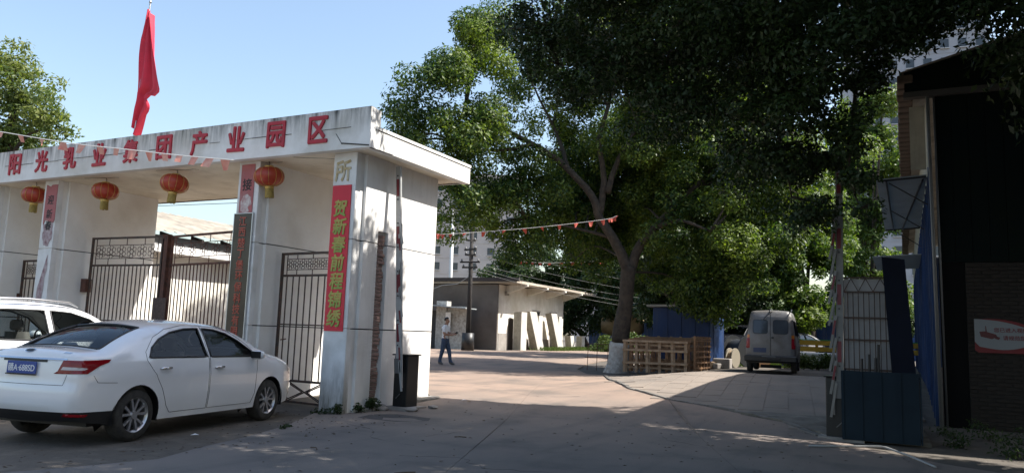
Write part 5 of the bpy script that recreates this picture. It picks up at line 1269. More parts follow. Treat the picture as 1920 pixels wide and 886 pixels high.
# ------------------------------------------------------------------ trees
MAIN_LOBES = [(-13.14,20.38,9.85,1.29), (-13.80,20.27,8.29,1.07), (-12.77,21.56,10.85,1.44), (-12.74,20.93,7.48,1.47), (-12.25,22.84,11.71,1.49), (-12.03,22.29,8.39,1.26), (-11.93,24.23,7.03,1.71), (-12.65,22.29,6.14,1.35), (-12.77,21.23,5.25,0.78), (-10.93,24.80,10.63,2.32), (-11.49,27.50,5.55,1.76), (-11.76,24.06,4.90,0.93), (-12.16,23.75,5.62,1.12), (-8.89,27.97,7.59,2.14), (-7.90,25.37,9.48,2.61), (-6.19,26.85,5.30,2.05), (-6.60,27.45,3.57,1.14), (-5.62,26.79,7.72,2.80), (-7.44,26.34,12.30,2.90), (-4.69,26.59,4.49,1.53), (-4.15,28.85,6.49,2.13), (-9.49,25.22,12.79,2.32), (-5.07,28.84,11.20,3.00), (-3.00,30.31,8.31,1.80), (-8.02,28.35,4.05,1.00), (-10.85,26.29,8.40,1.60), (-10.90,30.14,5.00,1.33), (-14.05,20.28,7.34,0.69), (-6.19,27.70,3.31,1.14), (-6.14,28.36,2.77,0.68), (-14.24,19.97,8.79,0.43), (-12.42,21.60,11.84,0.81), (-10.91,28.81,6.36,1.82), (-9.28,29.63,6.43,1.82), (-9.53,28.57,9.04,1.79), (-12.03,27.11,6.35,1.24), (-11.44,28.33,7.83,1.28), ]
FORE_LOBES = [(-5.03,10.32,6.26,0.50), (-4.46,10.73,5.46,0.66), (-4.59,10.56,6.19,0.75), (-3.56,10.63,5.40,0.71), (-3.77,10.95,6.39,0.75), (-2.58,10.52,5.71,0.84), (-2.87,11.05,4.95,0.60), (-1.81,10.34,5.75,0.80), (-1.93,10.97,4.90,0.72), (-1.69,11.77,4.13,0.56), (-1.42,12.00,3.43,0.38), (-1.13,10.82,4.85,0.65), (-0.75,10.36,5.45,0.76), (-0.66,11.14,4.29,0.36), (-0.58,11.26,3.72,0.30), (-0.49,11.36,3.33,0.15), (-0.00,10.72,5.61,0.55), (-0.25,11.22,5.17,0.29), (0.47,10.39,5.62,0.56), (1.05,10.70,5.57,0.59), (1.28,10.86,5.26,0.33), (-1.44,11.13,5.53,0.68), (-1.12,12.05,4.15,0.48), (-1.07,12.19,3.37,0.24), (-5.05,10.43,5.44,0.37), (-5.55,10.61,6.36,0.30), (-2.28,12.02,4.23,0.50), (-2.61,11.66,5.53,0.66), (-3.30,11.43,4.68,0.37), ]
RIGHT_LOBES = [(-6.30,41.73,3.72,1.66), (-7.68,43.44,2.65,1.45), (-5.01,42.07,5.96,1.93), (-4.59,40.38,3.40,1.44), (-2.60,48.95,6.03,2.49), (-1.98,48.91,8.52,1.86), (-4.18,44.47,7.95,2.03), (-1.54,49.74,4.23,1.86), (-6.26,43.46,7.59,2.03), (-2.25,46.19,2.86,1.45), (-8.56,45.08,3.89,1.22), (-0.93,49.00,11.64,1.40), (-3.22,51.19,11.90,1.99), (-1.26,47.43,13.50,1.37), (-0.81,47.40,15.33,1.15), (-2.44,48.93,14.64,1.75), (-0.97,48.18,9.30,1.06), ]
LEFT_LOBES = [(-32.43,18.39,10.30,1.66), (-32.78,18.00,11.82,1.10), (-30.47,18.36,9.63,0.86), (-33.25,18.17,8.95,1.33), (-33.08,19.38,9.01,1.37), (-30.30,18.55,8.90,0.64), (-35.05,18.06,11.19,2.05), (-35.51,18.15,8.91,2.05), ]
FAR_LOBES = [(-20.91,56.80,4.43,2.90), (-24.32,57.51,3.15,1.71), (-27.86,58.91,4.48,2.24), (-31.68,62.32,6.56,2.18), (-15.78,53.78,4.31,3.04), (-12.06,52.40,3.55,1.80), (-33.41,61.51,6.02,1.45), (-18.39,55.61,5.99,3.20), (-23.84,59.57,6.32,2.65), (-14.46,54.66,2.86,1.90), (-29.22,58.89,7.65,1.82), (-27.38,59.76,8.17,2.05), (-27.39,57.80,5.96,1.77), ]
def leaves_mesh(name, P, N, size, m, parent, asp=.45):
    """one two-triangle leaf per point, pointing along N (array) with random roll"""
    n = len(P); rnd = np.random.rand
    b = N / np.maximum(np.linalg.norm(N, axis=1, keepdims=True), 1e-6)          # leaf face looks out of its clump
    d = np.random.randn(n, 3) + np.array([0, 0, -.5]); d -= (d * b).sum(1, keepdims=True) * b; d /= np.linalg.norm(d, axis=1, keepdims=True)
    a = np.cross(b, d)
    L = size * (.7 + .6 * rnd(n, 1)); Wd = L * asp
    v = np.empty((n, 4, 3)); fold = b * (Wd * -.2)
    v[:, 0] = P; v[:, 1] = P + d * L * .45 + a * Wd * .5 + fold; v[:, 2] = P + d * L; v[:, 3] = P + d * L * .45 - a * Wd * .5 + fold
    me = bpy.data.meshes.new(name); me.vertices.add(n * 4); me.vertices.foreach_set('co', v.ravel())
    me.loops.add(n * 4); me.loops.foreach_set('vertex_index', np.arange(n * 4, dtype=np.int32))
    me.polygons.add(n); me.polygons.foreach_set('loop_start', np.arange(0, n * 4, 4, dtype=np.int32)); me.polygons.foreach_set('loop_total', np.full(n, 4, dtype=np.int32))
    me.materials.append(m); me.update(calc_edges=True)
    o = bpy.data.objects.new(name, me); link(o, parent); return o
def clump_points(c, r, n, flat=.75):
    """leaf positions over the shell of a small lobed clump"""
    d = np.random.randn(n, 3); d /= np.linalg.norm(d, axis=1, keepdims=True)
    rad = r * (1 - .55 * np.random.rand(n, 1) ** 2.2)
    P = c + d * rad * np.array([1, 1, flat])
    Nn = d + np.random.randn(n, 3) * .55 + np.array([0, 0, .35]); return P, Nn
def crown(lobes, leaves, clump_r, keep=None, per=None, fill=.5):
    """lobes (x,y,z,r) -> clumps on and in each lobe -> leaves"""
    Ps, Ns, C = [], [], []
    tot = sum(l[3] ** 2 for l in lobes)
    for (x, y, z, r) in lobes:
        k = max(4, int(round(2.6 * (r / clump_r) ** 2)))
        nl = int(leaves * r * r / tot / k)
        for i in range(k):
            d = np.random.randn(3); d /= np.linalg.norm(d); rr_ = r * (.55 + .5 * np.random.rand()) if np.random.rand() > .25 else r * .5 * np.random.rand()
            c = np.array((x, y, z)) + d * rr_ * np.array((1, 1, .85)); cr = clump_r * (.6 + .75 * np.random.rand())
            C.append((c, cr)); P, Nn = clump_points(c, cr, max(8, int(nl * (cr / clump_r) ** 2 * .95))); Ps.append(P); Ns.append(Nn)
    P, Nn = np.vstack(Ps), np.vstack(Ns)
    if keep is not None: k = keep(P); P, Nn = P[k], Nn[k]
    return P, Nn, C
def limb(mb, pts, r0, r1, n=8, mi=0):
    k = len(pts); P = catmull(pts, 4); m_ = len(P); P = [(p[0] + random.uniform(-.03, .03), p[1] + random.uniform(-.03, .03), p[2]) for p in P]
    mb.tube(P, [r0 + (r1 - r0) * (i / (m_ - 1)) ** .8 for i in range(m_)], n, mi)
def twigs(mb, src_pts, C, count, r0=.05, reach=4.0):
    for c, cr in random.sample(C, min(count, len(C))):
        s = min(src_pts, key=lambda q: (Vector(q) - Vector(c)).length + max(0, q[2] - c[2]) * .8); s = Vector(s); e = Vector(c)
        if (s - e).length > reach: continue
        m1 = s.lerp(e, .5) + Vector((random.uniform(-.2, .2), random.uniform(-.2, .2), .15 * (e - s).length))
        mb.tube(catmull([s[:], m1[:], e[:]], 4), [r0 * (1 - .8 * i / 8) for i in range(9)], 5)

# --- the big tree behind the driveway
mt = tag(empty('camphor_tree', (-9.0, 26.0, .3)), 'big spreading tree with whitewashed trunk beside the pallets', 'tree')
mt.location = (0, 0, 0)
Tb = [(-9.06, 26.05, .15), (-8.98, 26.02, .6), (-8.9, 25.98, 1.3), (-8.75, 25.9, 2.2), (-8.62, 25.8, 3.1), (-8.5, 25.7, 3.95)]
def flared(pts, rads, m, nm, n=16):
    mb = MB(); P = catmull(pts, 5); k = len(P); rr_ = np.interp(np.linspace(0, 1, k), np.linspace(0, 1, len(rads)), rads); mb.tube(P, list(rr_), n)
    for i in range(len(mb.v)):
        x, y, z = mb.v[i]; a = math.atan2(y - pts[0][1], x - pts[0][0]); s = 1 + .10 * math.sin(3 * a + z * 1.3) + random.uniform(-.03, .03); q = P[min(i // n, k - 1)]
        mb.v[i] = (q[0] + (x - q[0]) * s, q[1] + (y - q[1]) * s, z)
    return mb.build(nm, m, mt, True)
flared(Tb[:3], [.50, .36, .31], M_wash, 'whitewashed_base'); flared([Tb[2]] + Tb[3:], [.30, .265, .25, .25], M_bark, 'trunk')
mb = MB()
l1 = [(-8.5, 25.7, 3.75), (-8.85, 25.4, 4.6), (-9.35, 25.0, 5.5), (-9.6, 24.7, 6.3), (-10.4, 24.2, 7.3), (-11.35, 23.6, 8.0), (-12.5, 22.9, 8.6), (-13.2, 22.0, 9.0)]
l2 = [(-8.5, 25.7, 3.75), (-8.1, 25.75, 4.7), (-7.2, 26.0, 5.8), (-6.2, 26.6, 7.0), (-5.2, 27.2, 8.2), (-4.0, 28.2, 9.0)]
l3 = [(-9.4, 24.95, 5.6), (-9.2, 24.9, 6.8), (-9.3, 24.6, 8.2), (-9.0, 25.0, 10.0), (-8.6, 25.5, 12.0)]
l4 = [(-9.1, 24.9, 6.4), (-8.7, 25.0, 7.6), (-8.0, 25.2, 9.0), (-7.4, 25.8, 11)]
l5 = [(-7.6, 25.85, 5.3), (-6.6, 25.3, 5.4), (-5.6, 25.2, 5.0)]
l6 = [(-10.3, 24.25, 7.2), (-10.9, 24.6, 8.6), (-11.6, 24.0, 10.2)]
l7 = [(-11.3, 23.6, 8.0), (-12.3, 22.6, 7.6), (-13.2, 21.4, 7.7)]
l8 = [(-9.0, 25.3, 4.9), (-10.2, 24.9, 5.2), (-11.6, 23.9, 5.4)]
LM = [(l1, .21, .05), (l2, .20, .06), (l3, .14, .04), (l4, .12, .04), (l5, .11, .03), (l6, .09, .03), (l7, .08, .02), (l8, .08, .02)]
for L, a, b in LM: limb(mb, L, a, b, 10)
src_pts = [p for L, _, _ in LM for p in catmull(L, 4)]
P, Nn, C = crown(MAIN_LOBES + [(-8, 29.5, 8, 2.4), (-10, 30, 7, 2.2), (-6, 30, 9, 2.4), (-9, 31, 10, 2.4), (-12, 29, 8, 2.0), (-5, 28.8, 6.5, 1.8)], 400000, .62)
twigs(mb, src_pts, C, 130, .05, 4.5); mb.build('limbs', M_bark, mt, True, fixn=False)
tag(leaves_mesh('crown', P, Nn, .135, L_main, mt), kind='stuff')

# --- the near tree whose crown overhangs the right of the driveway
ft = tag(empty('overhanging_tree'), 'dark leafy near tree overhanging from the right above the driveway', 'tree')
LIT = [(-9.5, 13.1), (-7.9, 13.4), (-6.9, 13.75), (-5.66, 14.3), (-5.17, 14.65), (-4.1, 16.0), (-3.95, 17.7), (-4.7, 20.3), (-6.0, 24.0), (-9.2, 24.5), (-12.0, 21.5), (-14, 18.7), (-12, 13.6)]
sx, sy = S.x / S.z, S.y / S.z
def keep_fore(P):  # crown shaped to the sun: leaves that would shade the lit areas are dropped
    g = np.stack([P[:, 0] - sx * (P[:, 2] - .1), P[:, 1] - sy * (P[:, 2] - .1)], 1); k = ~inside_np(g, LIT)
    tt = (P[:, 0] + 8.42) / S.x; yw, zw = P[:, 1] - tt * S.y, P[:, 2] - tt * S.z          # where the leaf's shadow meets the end wall
    lit = (yw > 10.6) & (yw < 13.8) & (zw > 0) & (zw < 5.3)
    edge = 11.35 + .28 * np.sin(zw * 2.3 + 1) + .12 * np.sin(zw * 7) + np.where(zw < 1.4, .95, np.where(zw < 2.6, .75, 0)) 
    lit &= (yw > edge) | (zw > 3.35 + .25 * np.sin(yw * 11))
    k &= ~(lit & (tt > 0))
    return k
HIGH_AND_BLOCKERS = [(-3.5, 9.5, 8.2, 1.7), (-1.2, 9.0, 8.4, 1.9), (1.2, 9.2, 8.6, 2.0), (3.4, 9.5, 8.6, 2.0), (-2.6, 6.8, 8.6, 1.9), (0, 6.2, 9.0, 2.0), (2.6, 6.2, 9.0, 2.0), (-1.5, 12.2, 8.4, 1.7), (1.2, 12.5, 8.6, 1.9), (3.6, 12.6, 8.4, 2.0), (5.6, 10, 8.5, 2.0), (5.4, 7, 8.6, 2.0),
        (-3.8, 8.2, 7.4, 1.2), (-4.4, 6.4, 8.8, 1.4), (3.2, 11, 6.8, 1.2), (2.4, 9.6, 6.6, 1.0), (2.2, 12.6, 7.0, 1.0), (4.6, 13.5, 7.4, 1.4), (2.8, 14.2, 8.0, 1.2), (.3, 13.4, 7.2, .9), (-.6, 8.2, 10.4, 1.8), (2.2, 8.6, 10.8, 2.0), (4.6, 9, 10.6, 1.8),
        (-4.5, 12.9, 6.7, .9), (-3.8, 13.4, 8.1, 1.2), (-2.6, 13.9, 9.5, 1.5), (-4.3, 10.6, 7.9, 1.4), (-3.4, 8.0, 8.6, 1.5), (-2.8, 10.8, 9.4, 1.7), (-5.0, 8.8, 7.6, 1.1), (.2, 10.8, 8.0, 1.6), (2.2, 13.4, 8.6, 1.5), (.6, 14.4, 9.2, 1.4),
        (4.4, 13.8, 9.4, 1.8), (6.4, 12.6, 9.0, 2.2), (7.4, 9, 7.0, 2.4), (7.2, 5.5, 6.0, 2.4), (6.4, 2.4, 5.4, 2.4), (8.2, 11.5, 5.4, 2.2), (6.8, 12.4, 6.4, 1.6), (6.6, 6.6, 3.4, 1.8), (7.0, 10.2, 3.6, 1.8), (5.2, 3.4, 3.2, 1.8), (4.6, .8, 4.6, 2.0), (5.4, .2, 7.4, 2.2), (7.6, -1.2, 4.0, 2.4), (4.8, -3.0, 6.0, 2.4), (3.2, 4.2, 9.0, 1.6), (2.8, 1.2, 7.0, 2.0), (3.4, -2.6, 7.0, 2.2), (3.4, -2.8, 3.0, 1.9), (3.0, .2, 3.6, 1.6), (2.7, 12.5, 5.0, 1.0), (3.6, 12.5, 3.8, 1.2), (2.1, 13.6, 5.9, .6), (3.2, 13.8, 6.6, 1.0), (2.8, 10.6, 3.0, 1.0), (2.6, 8.4, 4.0, 1.1), (2.4, 6.2, 5.2, 1.2), (-.4, 15.4, 7.6, 1.2), (.8, 16.2, 9.0, 1.3), (-2.0, 15.0, 6.6, .8), (1.8, 16.6, 10, 1.4), (-3.4, 15.2, 7.4, 1.0), (-2.2, 15.4, 8.0, 1.1), (-1.0, 15.6, 7.2, 1.0), (-.2, 16, 9.2, 1.2), (-.6, 14.3, 8.0, 1.2), (1.6, 15.2, 9.6, 1.5), (-1.8, 13.6, 7.2, 1.0), (.4, 15.0, 8.6, 1.2), (2.8, 15.8, 10.2, 1.6), (-2.8, 14.2, 7.2, 1.0), (-1.2, 14.6, 9.2, 1.3), (.6, 12, 9.8, 1.6), (-.8, 10.4, 9.8, 1.6), (3.6, 6, 2.2, 1.5), (4.2, 9, 2.4, 1.5), (3.4, 3.0, 2.2, 1.5), (4.6, 12, 2.6, 1.5), (4.6, 12, 8.8, 1.8), (3, 12.8, 9.6, 1.6), (5.2, 13.6, 7.8, 1.6), (4.0, 10.8, 9.8, 1.8), (6, 11.4, 10.4, 1.8), (2.4, 13.4, 7.6, 1.2), (3.0, 14.0, 9.2, 1.5), (1.4, 11.6, 7.6, 1.2)]  # some lobes are unseen, added right of and behind the camera as light blockers
thin = [l for l in FORE_LOBES if l[0] > -1.3 and l[2] < 5.25]; dense = [l for l in FORE_LOBES if l not in thin]
P, Nn, C = crown(dense, 44000, .32, keep_fore); P3, N3, C3 = crown(thin, 10500, .24, keep_fore)
P, Nn, C = np.vstack([P, P3]), np.vstack([Nn, N3]), C + C3
P2, N2, C2 = crown(HIGH_AND_BLOCKERS, 330000, .6, keep_fore)
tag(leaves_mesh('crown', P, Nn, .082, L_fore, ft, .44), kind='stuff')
tag(leaves_mesh('upper_crown_and_blockers', P2, N2, .165, L_fore, ft, .48), kind='stuff')
mb = MB()
F0 = [(5.2, 8.2, -.1), (5.1, 8.2, 1.5), (4.9, 8.3, 3.2), (4.6, 8.5, 4.8)]
fl = [([(4.6, 8.5, 4.7), (3.4, 9.2, 6.0), (1.6, 10.2, 6.9), (-.4, 10.8, 7.2), (-2.4, 11.0, 7.0), (-4.2, 10.9, 6.6)], .20, .03), ([(4.6, 8.5, 4.7), (4.0, 7.9, 6.4), (2.8, 7.4, 8.0), (.8, 6.8, 8.8), (-1.6, 6.6, 8.8)], .2, .04), ([(4.6, 8.5, 4.7), (4.6, 9.2, 6.6), (4.2, 10.2, 8.6), (3.6, 11.5, 9.6)], .2, .04),
      ([(1.2, 10.4, 7.0), (.2, 11.0, 6.2), (-.5, 11.3, 5.0), (-.62, 11.35, 3.9), (-.5, 11.4, 3.3)], .06, .01), ([(-.8, 10.9, 7.1), (-1.4, 11.4, 5.8), (-1.6, 11.8, 4.6), (-1.45, 12.0, 3.6)], .06, .01), ([(-2.2, 11.0, 7.0), (-3.0, 10.9, 6.0), (-3.8, 10.8, 5.6), (-4.7, 10.6, 5.6)], .05, .012), ([(.8, 10.5, 7.0), (-.6, 10.5, 6.2), (-1.8, 10.5, 5.8), (-2.8, 10.6, 5.6)], .06, .012)]
limb(mb, F0, .34, .24, 12)
for L, a, b in fl: limb(mb, L, a, b, 8)
src_pts = [p for L, _, _ in fl for p in catmull(L, 4)]; twigs(mb, src_pts, [q for q in C + C2 if q[0][2] > 6.0 or q[0][0] < .2], 170, .024, 2.6)
mb.build('limbs', M_bark, ft, True, fixn=False)
# the largest hanging leaves at the end of the drooping twigs, one by one
src = None
for i in range(110):
    b0 = random.choice([(-.50, 11.38, 3.30), (-.60, 11.3, 3.75), (-.62, 11.2, 4.2), (-1.42, 12.0, 3.45), (-1.10, 12.15, 3.4), (-.2, 11.2, 5.1)])
    loc = (b0[0] + random.gauss(0, .16), b0[1] + random.gauss(0, .12), b0[2] + random.gauss(0, .17))
    if src is None:
        src = mobj('leaf', [(0, 0, 0), (.035, .018, .006), (.07, .022, .004), (.105, .012, 0), (.135, 0, -.006), (.105, -.012, 0), (.07, -.022, .004), (.035, -.018, .006)], [(0, 1, 2, 3, 4, 5, 6, 7)], L_fore, ft); o = src
    else: o = inst('leaf', src, ft)
    o.location = loc; o.rotation_euler = (random.uniform(-1.2, 1.2), random.uniform(.2, 1.5), random.uniform(0, 6.28)); s_ = random.uniform(.6, .9); o.scale = (s_, s_, s_)

# --- other trees
def simple_tree(label, lobes, leaves, cr, leaf, m, base, group=None, name='leafy_tree'):
    t = tag(empty(name), label, 'tree', group); P, Nn, C = crown(lobes, leaves, cr)
    tag(leaves_mesh('crown', P, Nn, leaf, m, t), kind='stuff')
    top = max(lobes, key=lambda l: l[2]); cx = sum(l[0] for l in lobes) / len(lobes); cy = sum(l[1] for l in lobes) / len(lobes); zl = min(l[2] for l in lobes)
    mb = MB(); bx, by = base; z0 = terr(bx, by) - .1
    tr_ = [(bx, by, z0), (bx + (cx - bx) * .3, by + (cy - by) * .3, z0 + (zl - z0) * .5), (cx, cy, max(zl, z0 + 1.5)), (top[0], top[1], top[2])]
    limb(mb, tr_, .28, .05, 8)
    sp_ = catmull(tr_, 4)
    for l in lobes: limb(mb, [sp_[random.randint(4, 9)], ((cx + l[0]) / 2, (cy + l[1]) / 2, l[2] * .5 + zl * .5), l[:3]], .10, .03, 6)
    mb.build('trunk', M_bark, t, True, fixn=False); return t
simple_tree('sunlit tree rising behind the canopy at far left', LEFT_LOBES, 20000, .45, .19, L_left, (-33.5, 18.6))
simple_tree('sunlit yellow-green tree just behind the minivan', RIGHT_LOBES[0:2] + RIGHT_LOBES[3:4] + RIGHT_LOBES[10:11] + [(-6.0, 41.5, 5.0, 1.3)], 26000, .6, .21, L_back, (-6.3, 42.0), 'trees behind the yard')
simple_tree('taller sunlit tree to the right behind the minivan', [RIGHT_LOBES[i] for i in (2, 6, 8)] + [(-3.9, 43.5, 6.2, 1.6)], 26000, .6, .21, L_back, (-4.3, 43.6), 'trees behind the yard')
simple_tree('bright tree seen past the right barrier boom', [RIGHT_LOBES[i] for i in (4, 5, 7, 9, 11, 12, 13, 14, 15, 16)], 46000, .65, .24, L_back, (-2.0, 48.8), 'trees behind the yard')
simple_tree('dark tree behind the blue shed', [(-10.4, 40, 4.6, 2.2), (-8.4, 39, 6.0, 2.4), (-11.6, 41, 7.2, 2.4), (-9.2, 40, 8.6, 2.4), (-7.2, 40, 4.0, 1.6), (-12.0, 41, 4.0, 1.6), (-6.2, 40.5, 7.0, 1.9), (-13, 37.5, 8, 2.2), (-14.5, 36.4, 7, 1.8), (-11.5, 36, 6.5, 1.8)], 56000, .75, .24, L_dark, (-9.5, 40), 'trees behind the yard')
simple_tree('dark tree far behind the white workshop', [FAR_LOBES[i] for i in (2, 3, 6)] + [(-29.5, 60, 5.4, 2.0)], 20000, .8, .30, L_dark, (-29.6, 60.2), 'trees behind the yard')
simple_tree('far tree between the workshop and the big trunk', [FAR_LOBES[i] for i in (0, 1, 8, 10, 11, 12)] + [(-22.5, 58, 7.6, 2.4)], 34000, .8, .30, L_dark, (-22.4, 57.8), 'trees behind the yard')
simple_tree('far tree straight behind the big trunk', [FAR_LOBES[i] for i in (4, 7, 9, 5)] + [(-16.5, 54.6, 8.0, 2.6)], 28000, .8, .30, L_dark, (-16.2, 54.4), 'trees behind the yard')
simple_tree('low round tree at the far right of the yard', [(-.6, 52, 3.4, 2.0), (-3.6, 50, 3.0, 1.8), (-5.8, 52, 3.4, 2.0), (-8.0, 53, 3.6, 2.2)], 18000, .7, .28, L_dark, (-3.8, 51.6), 'trees behind the yard')

# ------------------------------------------------------------------ yard odds and ends
def reel(label, loc, r, wd, rz, m1, m2, tilt=0.0):
    t = tag(empty('cable_reel', loc, rz), label, 'reel', 'cable reels beside the blue shed')
    for x in (-wd / 2, wd / 2): MB().lathe([(0, x - .025), (r, x - .025), (r, x + .025), (0, x + .025)], 24, 'Y').build('flange', m2, t)
    mb = MB(); mb.lathe([(r * .72, -wd / 2 + .03), (r * .76, -wd / 4), (r * .72, 0), (r * .77, wd / 4), (r * .72, wd / 2 - .03)], 20, 'Y'); mb.build('wound_cable', m1, t, True)
reel('large black cable reel behind the blue shed corner', (-5.75, 31.2, 1.10), .62, .75, R(60), M_tarp, M_tarp)
reel('white cable reel between the shed and the minivan', (-5.15, 31.6, .98), .48, .5, R(35), mat('white_cable', (.30, .29, .27), .6), M_wood2)
reel('small pale cable reel at the shed foot', (-5.75, 29.6, .86), .36, .22, R(75), M_wood, mat('reel_pale', (.24, .21, .16), .8))
for i, (x, y, s) in enumerate(((-5.9, 28.55, .30), (-6.25, 28.4, .22), (-6.0, 28.3, .16))):
    tag(MB().box(-s, s, -s * .7, s * .7, 0, s * 1.2, 0, .02).build('wooden_block', M_wood if i % 2 else M_gband, loc=(x, y, terr(x, y) - .02), rot=(0, 0, i * .5)), ['grey block at the foot of the blue shed', 'wooden block left of the shed foot', 'smallest grey block before the shed foot'][i], 'block', 'blocks at the shed foot')
yr = tag(empty('yellow_rail', (-5.2, 34.5, .55)), 'yellow steel guard rail right of the minivan', 'rail')
for z in (.62, .88): MB().box(-.5, 6, -.05, .05, z, z + .2, 0, .02).build('beam', M_yell, yr)
for x in (0, 1.9, 3.8, 5.7): MB().box(x - .05, x + .05, .06, .16, -.2, 1.08).build('post', M_yell, yr)
MB().box(-.5, 6, -.06, .06, 1.09, 1.12).build('top_strip', mat('green_strip', (.04, .28, .05), .5), yr)
wp = tag(empty('white_ducts', (-4.5, 33.0, .55)), 'white ducts stacked before the yellow rail', 'ducts')
for i, (z, x) in enumerate(((.12, 0), (.32, .3), (.5, -.2))): MB().tube([(x, 0, z), (x + 3.2, .1, z)], .1, 10).build('duct', M_pipe, wp, True)
# hedge in front of the ducts
def shrub(label, lobes, n, leaf, m, cr=.18, cat='shrub', name='hedge'):
    P, Nn, C = crown(lobes, n, cr); t = tag(empty(name), label, cat); tag(leaves_mesh('foliage', P, Nn, leaf, m, t), kind='stuff')
    mb = MB()
    for x, y, z, r in lobes: mb.tube([(x, y, terr(x, y) - .05), (x + .03, y, z)], [.02, .008], 5)
    mb.build('stem', M_bark, t, fixn=False)
shrub('low clipped hedge right of the minivan', [(-3.9 + i * .45, 31.2 + .08 * i, .78, .33) for i in range(8)], 7000, .10, L_weed)
shrub('overgrown flowering shrub right of the leaning panels', [(-17.0, 48, 1.1, .8), (-16.0, 47.6, .9, .6), (-15.2, 47.2, 1.3, .7), (-18.2, 48.6, .8, .5)], 7000, .16, L_weed, .3, name='shrub')
# blue truck with tan tank, far left of trunk
tk = tag(empty('tank_truck', (-18.5, 56, .55), R(8)), 'far blue truck with tan tank behind the shrub', 'truck')
MB().box(-2.2, 2.2, -.9, .9, .55, .8).build('chassis', M_trim, tk); MB().lathe([(0, -2.1), (.6, -2.0), (.85, -1.0), (.85, .6), (.5, 1.1), (0, 1.15)], 18, 'X', (.0, 0, 1.85)).build('tank', mat('tan_tank', (.38, .27, .13), .6, var=.3), tk, True)
MB().prism([(1.3, .7), (2.6, .7), (2.6, 1.6), (2.35, 2.5), (1.3, 2.5)], -.95, .95, 'XZ').build('cab', M_blue, tk); MB().prism([(2.61, 1.65), (2.38, 2.35), (2.40, 2.36), (2.63, 1.66)], -.8, .8, 'XZ').build('windscreen', M_win, tk)
for x in (-1.5, 1.9):
    for s in (-1, 1): MB().lathe([(0, -.13), (.42, -.13), (.45, 0), (.42, .13), (0, .13)], 18, 'Y', (x, s * .8, .45)).build('wheel', M_rub, tk)
# chain of far rubble/white stones beside the shrub
for i in range(9):
    x, y = -18.9 + i * .42, 50.6 - i * .12; s = random.uniform(.22, .34)
    b = bmesh.new(); bmesh.ops.create_icosphere(b, subdivisions=2, radius=s)
    for v in b.verts: v.co *= random.uniform(.8, 1.15)
    me = bpy.data.meshes.new('white_stone'); b.to_mesh(me); b.free(); me.materials.append(M_panel); o = bpy.data.objects.new('white_stone', me); link(o); o.location = (x, y, terr(x, y) + s * .5)
    tag(o, f'{["first", "second", "third", "fourth", "fifth", "sixth", "seventh", "eighth", "last"][i]} white rubble stone from the left, right of the leaning panels', 'stone', 'white rubble stones by the workshop')
# grass verges and weeds
def blades(name, label, spots, n, h, m, kind='stuff', cat='grass'):
    v, f = [], []
    for _ in range(n):
        cx, cy, sx_, sy_ = random.choice(spots); x, y = cx + random.gauss(0, sx_), cy + random.gauss(0, sy_); z = terr(x, y) - .03; a = random.uniform(0, 6.28); hh = h * random.uniform(.4, 1.2); b = len(v); w_ = .012 * (h / .2 + .5)
        dx, dy = math.cos(a), math.sin(a); lx, ly = random.gauss(0, .35) * hh, random.gauss(0, .35) * hh
        v += [(x - dx * w_, y - dy * w_, z), (x + dx * w_, y + dy * w_, z), (x + lx * .4, y + ly * .4, z + hh * .65), (x + lx, y + ly, z + hh)]; f += [(b, b + 1, b + 2), (b + 2, b + 3, b)]
    return tag(mobj(name, v, f, m), label, cat, kind=kind)
blades('grass', 'green grass growing along the workshop foot and yard edge', [(-19.6, 44 + i * 1.4, .3, .6) for i in range(8)] + [(-17, 50, 1.6, 1.0), (-15, 48, 1.5, 1.0)], 5000, .25, L_weed)
blades('grass', 'grass strip left of the minivan by the reels', [(-5.0, 32.8, .6, .5), (-4.6, 34, .8, .6)], 2500, .22, L_weed)
shrub('weeds growing at the foot of the end pillar', [(-8.75, 10.44, .03, .06), (-8.55, 10.5, .07, .08), (-8.38, 10.85, .10, .09), (-8.3, 11.12, .17, .11), (-8.95, 10.44, .02, .05), (-8.25, 11.28, .08, .07)], 1300, .05, L_dark, .06, 'weeds', 'weeds')
shrub('small weed tuft at the concrete edge beside the sedan', [(-7.98, 8.75, .02, .06), (-7.86, 8.5, .01, .04)], 220, .045, L_dark, .04, 'weeds', 'weed_tuft')
shrub('dark undergrowth in the shade at the foot of the right building', [(.6, 14.6, .1, .25), (1.1, 14.3, .12, .3), (1.6, 13.6, .1, .3), (.7, 13.4, .05, .22), (1.3, 12.8, .08, .3), (2.0, 12.6, .1, .3)], 1800, .06, L_dark, .12, 'weeds', 'undergrowth')
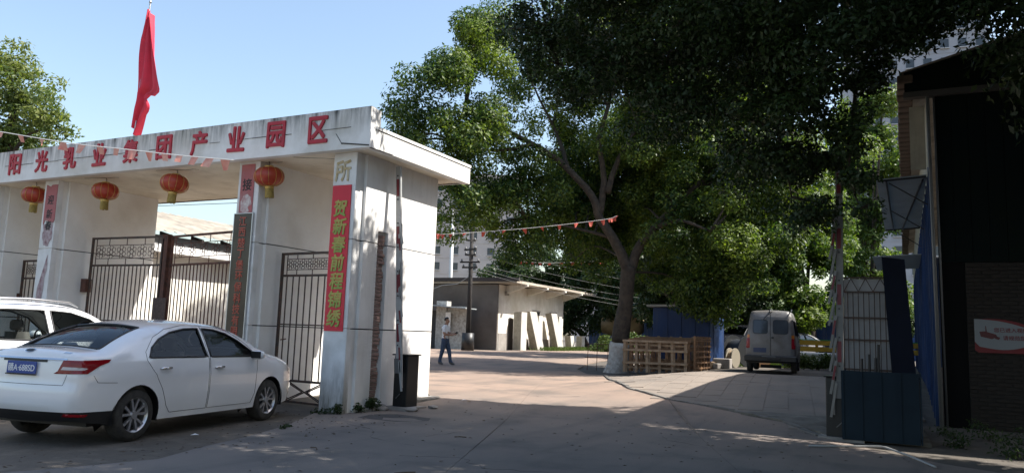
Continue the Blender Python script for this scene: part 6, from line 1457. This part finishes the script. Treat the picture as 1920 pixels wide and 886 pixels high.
# litter
lv, lf = [], []
for _ in range(480):
    if random.random() < .55: x, y = random.uniform(-9.5, -7.0), random.uniform(4.0, 10.3)
    else: x, y = random.uniform(-8, 0), random.uniform(5.5, 14)
    a = random.uniform(0, 6.28); s = random.uniform(.012, .04); b = len(lv); z = terr(x, y) + .006
    dx, dy = math.cos(a) * s, math.sin(a) * s
    lv += [(x - dx, y - dy, z), (x + dy * .45, y - dx * .45, z + .008), (x + dx, y + dy, z + .002), (x - dy * .45, y + dx * .45, z + .006)]; lf.append((b, b + 1, b + 2, b + 3))
tag(mobj('fallen_leaves', lv, lf, M_debris), 'dead leaves scattered over the shaded driveway', 'leaves', kind='stuff')
for i, (x, y, L, a) in enumerate(((-5.55, 9.35, .16, .2), (-4.6, 6.6, .22, .6), (-6.2, 7.3, .18, 2.4), (-3.4, 7.3, .2, 1.2))):
    tag(MB().tube([(x, y, .012), (x + L * .5 * math.cos(a), y + L * .5 * math.sin(a), .02), (x + L * math.cos(a + .3), y + L * math.sin(a + .3), .012)], .007, 5).build('twig', M_debris), ['short dark twig on the middle of the driveway', 'twig nearest the camera on the driveway', 'twig on the concrete near the sedan', 'twig right of centre on the near driveway'][i], 'twig', 'twigs on the driveway')
for i, (x, y) in enumerate(((-7.75, 13.25), (-7.55, 13.1), (-8.2, 7.2))):
    b0 = terr(x, y) + .01
    tag(mobj('paper_scrap', [(x, y, b0), (x + .07, y + .02, b0 + .012), (x + .09, y + .07, b0 + .004), (x + .02, y + .06, b0 + .018)], [(0, 1, 2, 3)], M_shirt if i != 1 else M_wood), ['white paper scrap lying at the corner of the end wall', 'brown scrap beside the white paper scrap', 'white paper scrap on the dirt beside the sedan'][i], 'litter', 'litter scraps')

# ------------------------------------------------------------------ put each thing's empty at its own base
bpy.context.view_layer.update()
for o in [o for o in bpy.data.objects if o.type == 'EMPTY' and o.parent is None and o.location.length < 1e-6 and o.children]:
    pts = [c.matrix_world @ Vector(b) for c in o.children if c.type == 'MESH' for b in c.bound_box]
    if not pts: continue
    base = Vector(((min(p.x for p in pts) + max(p.x for p in pts)) / 2, (min(p.y for p in pts) + max(p.y for p in pts)) / 2, min(p.z for p in pts)))
    tr_ = [c for c in o.children if c.name.startswith(('trunk', 'limbs'))]
    if tr_: base = min((tr_[0].matrix_world @ v.co for v in tr_[0].data.vertices), key=lambda p: p.z)
    o.location = base
    for c in o.children: c.location = c.location - base
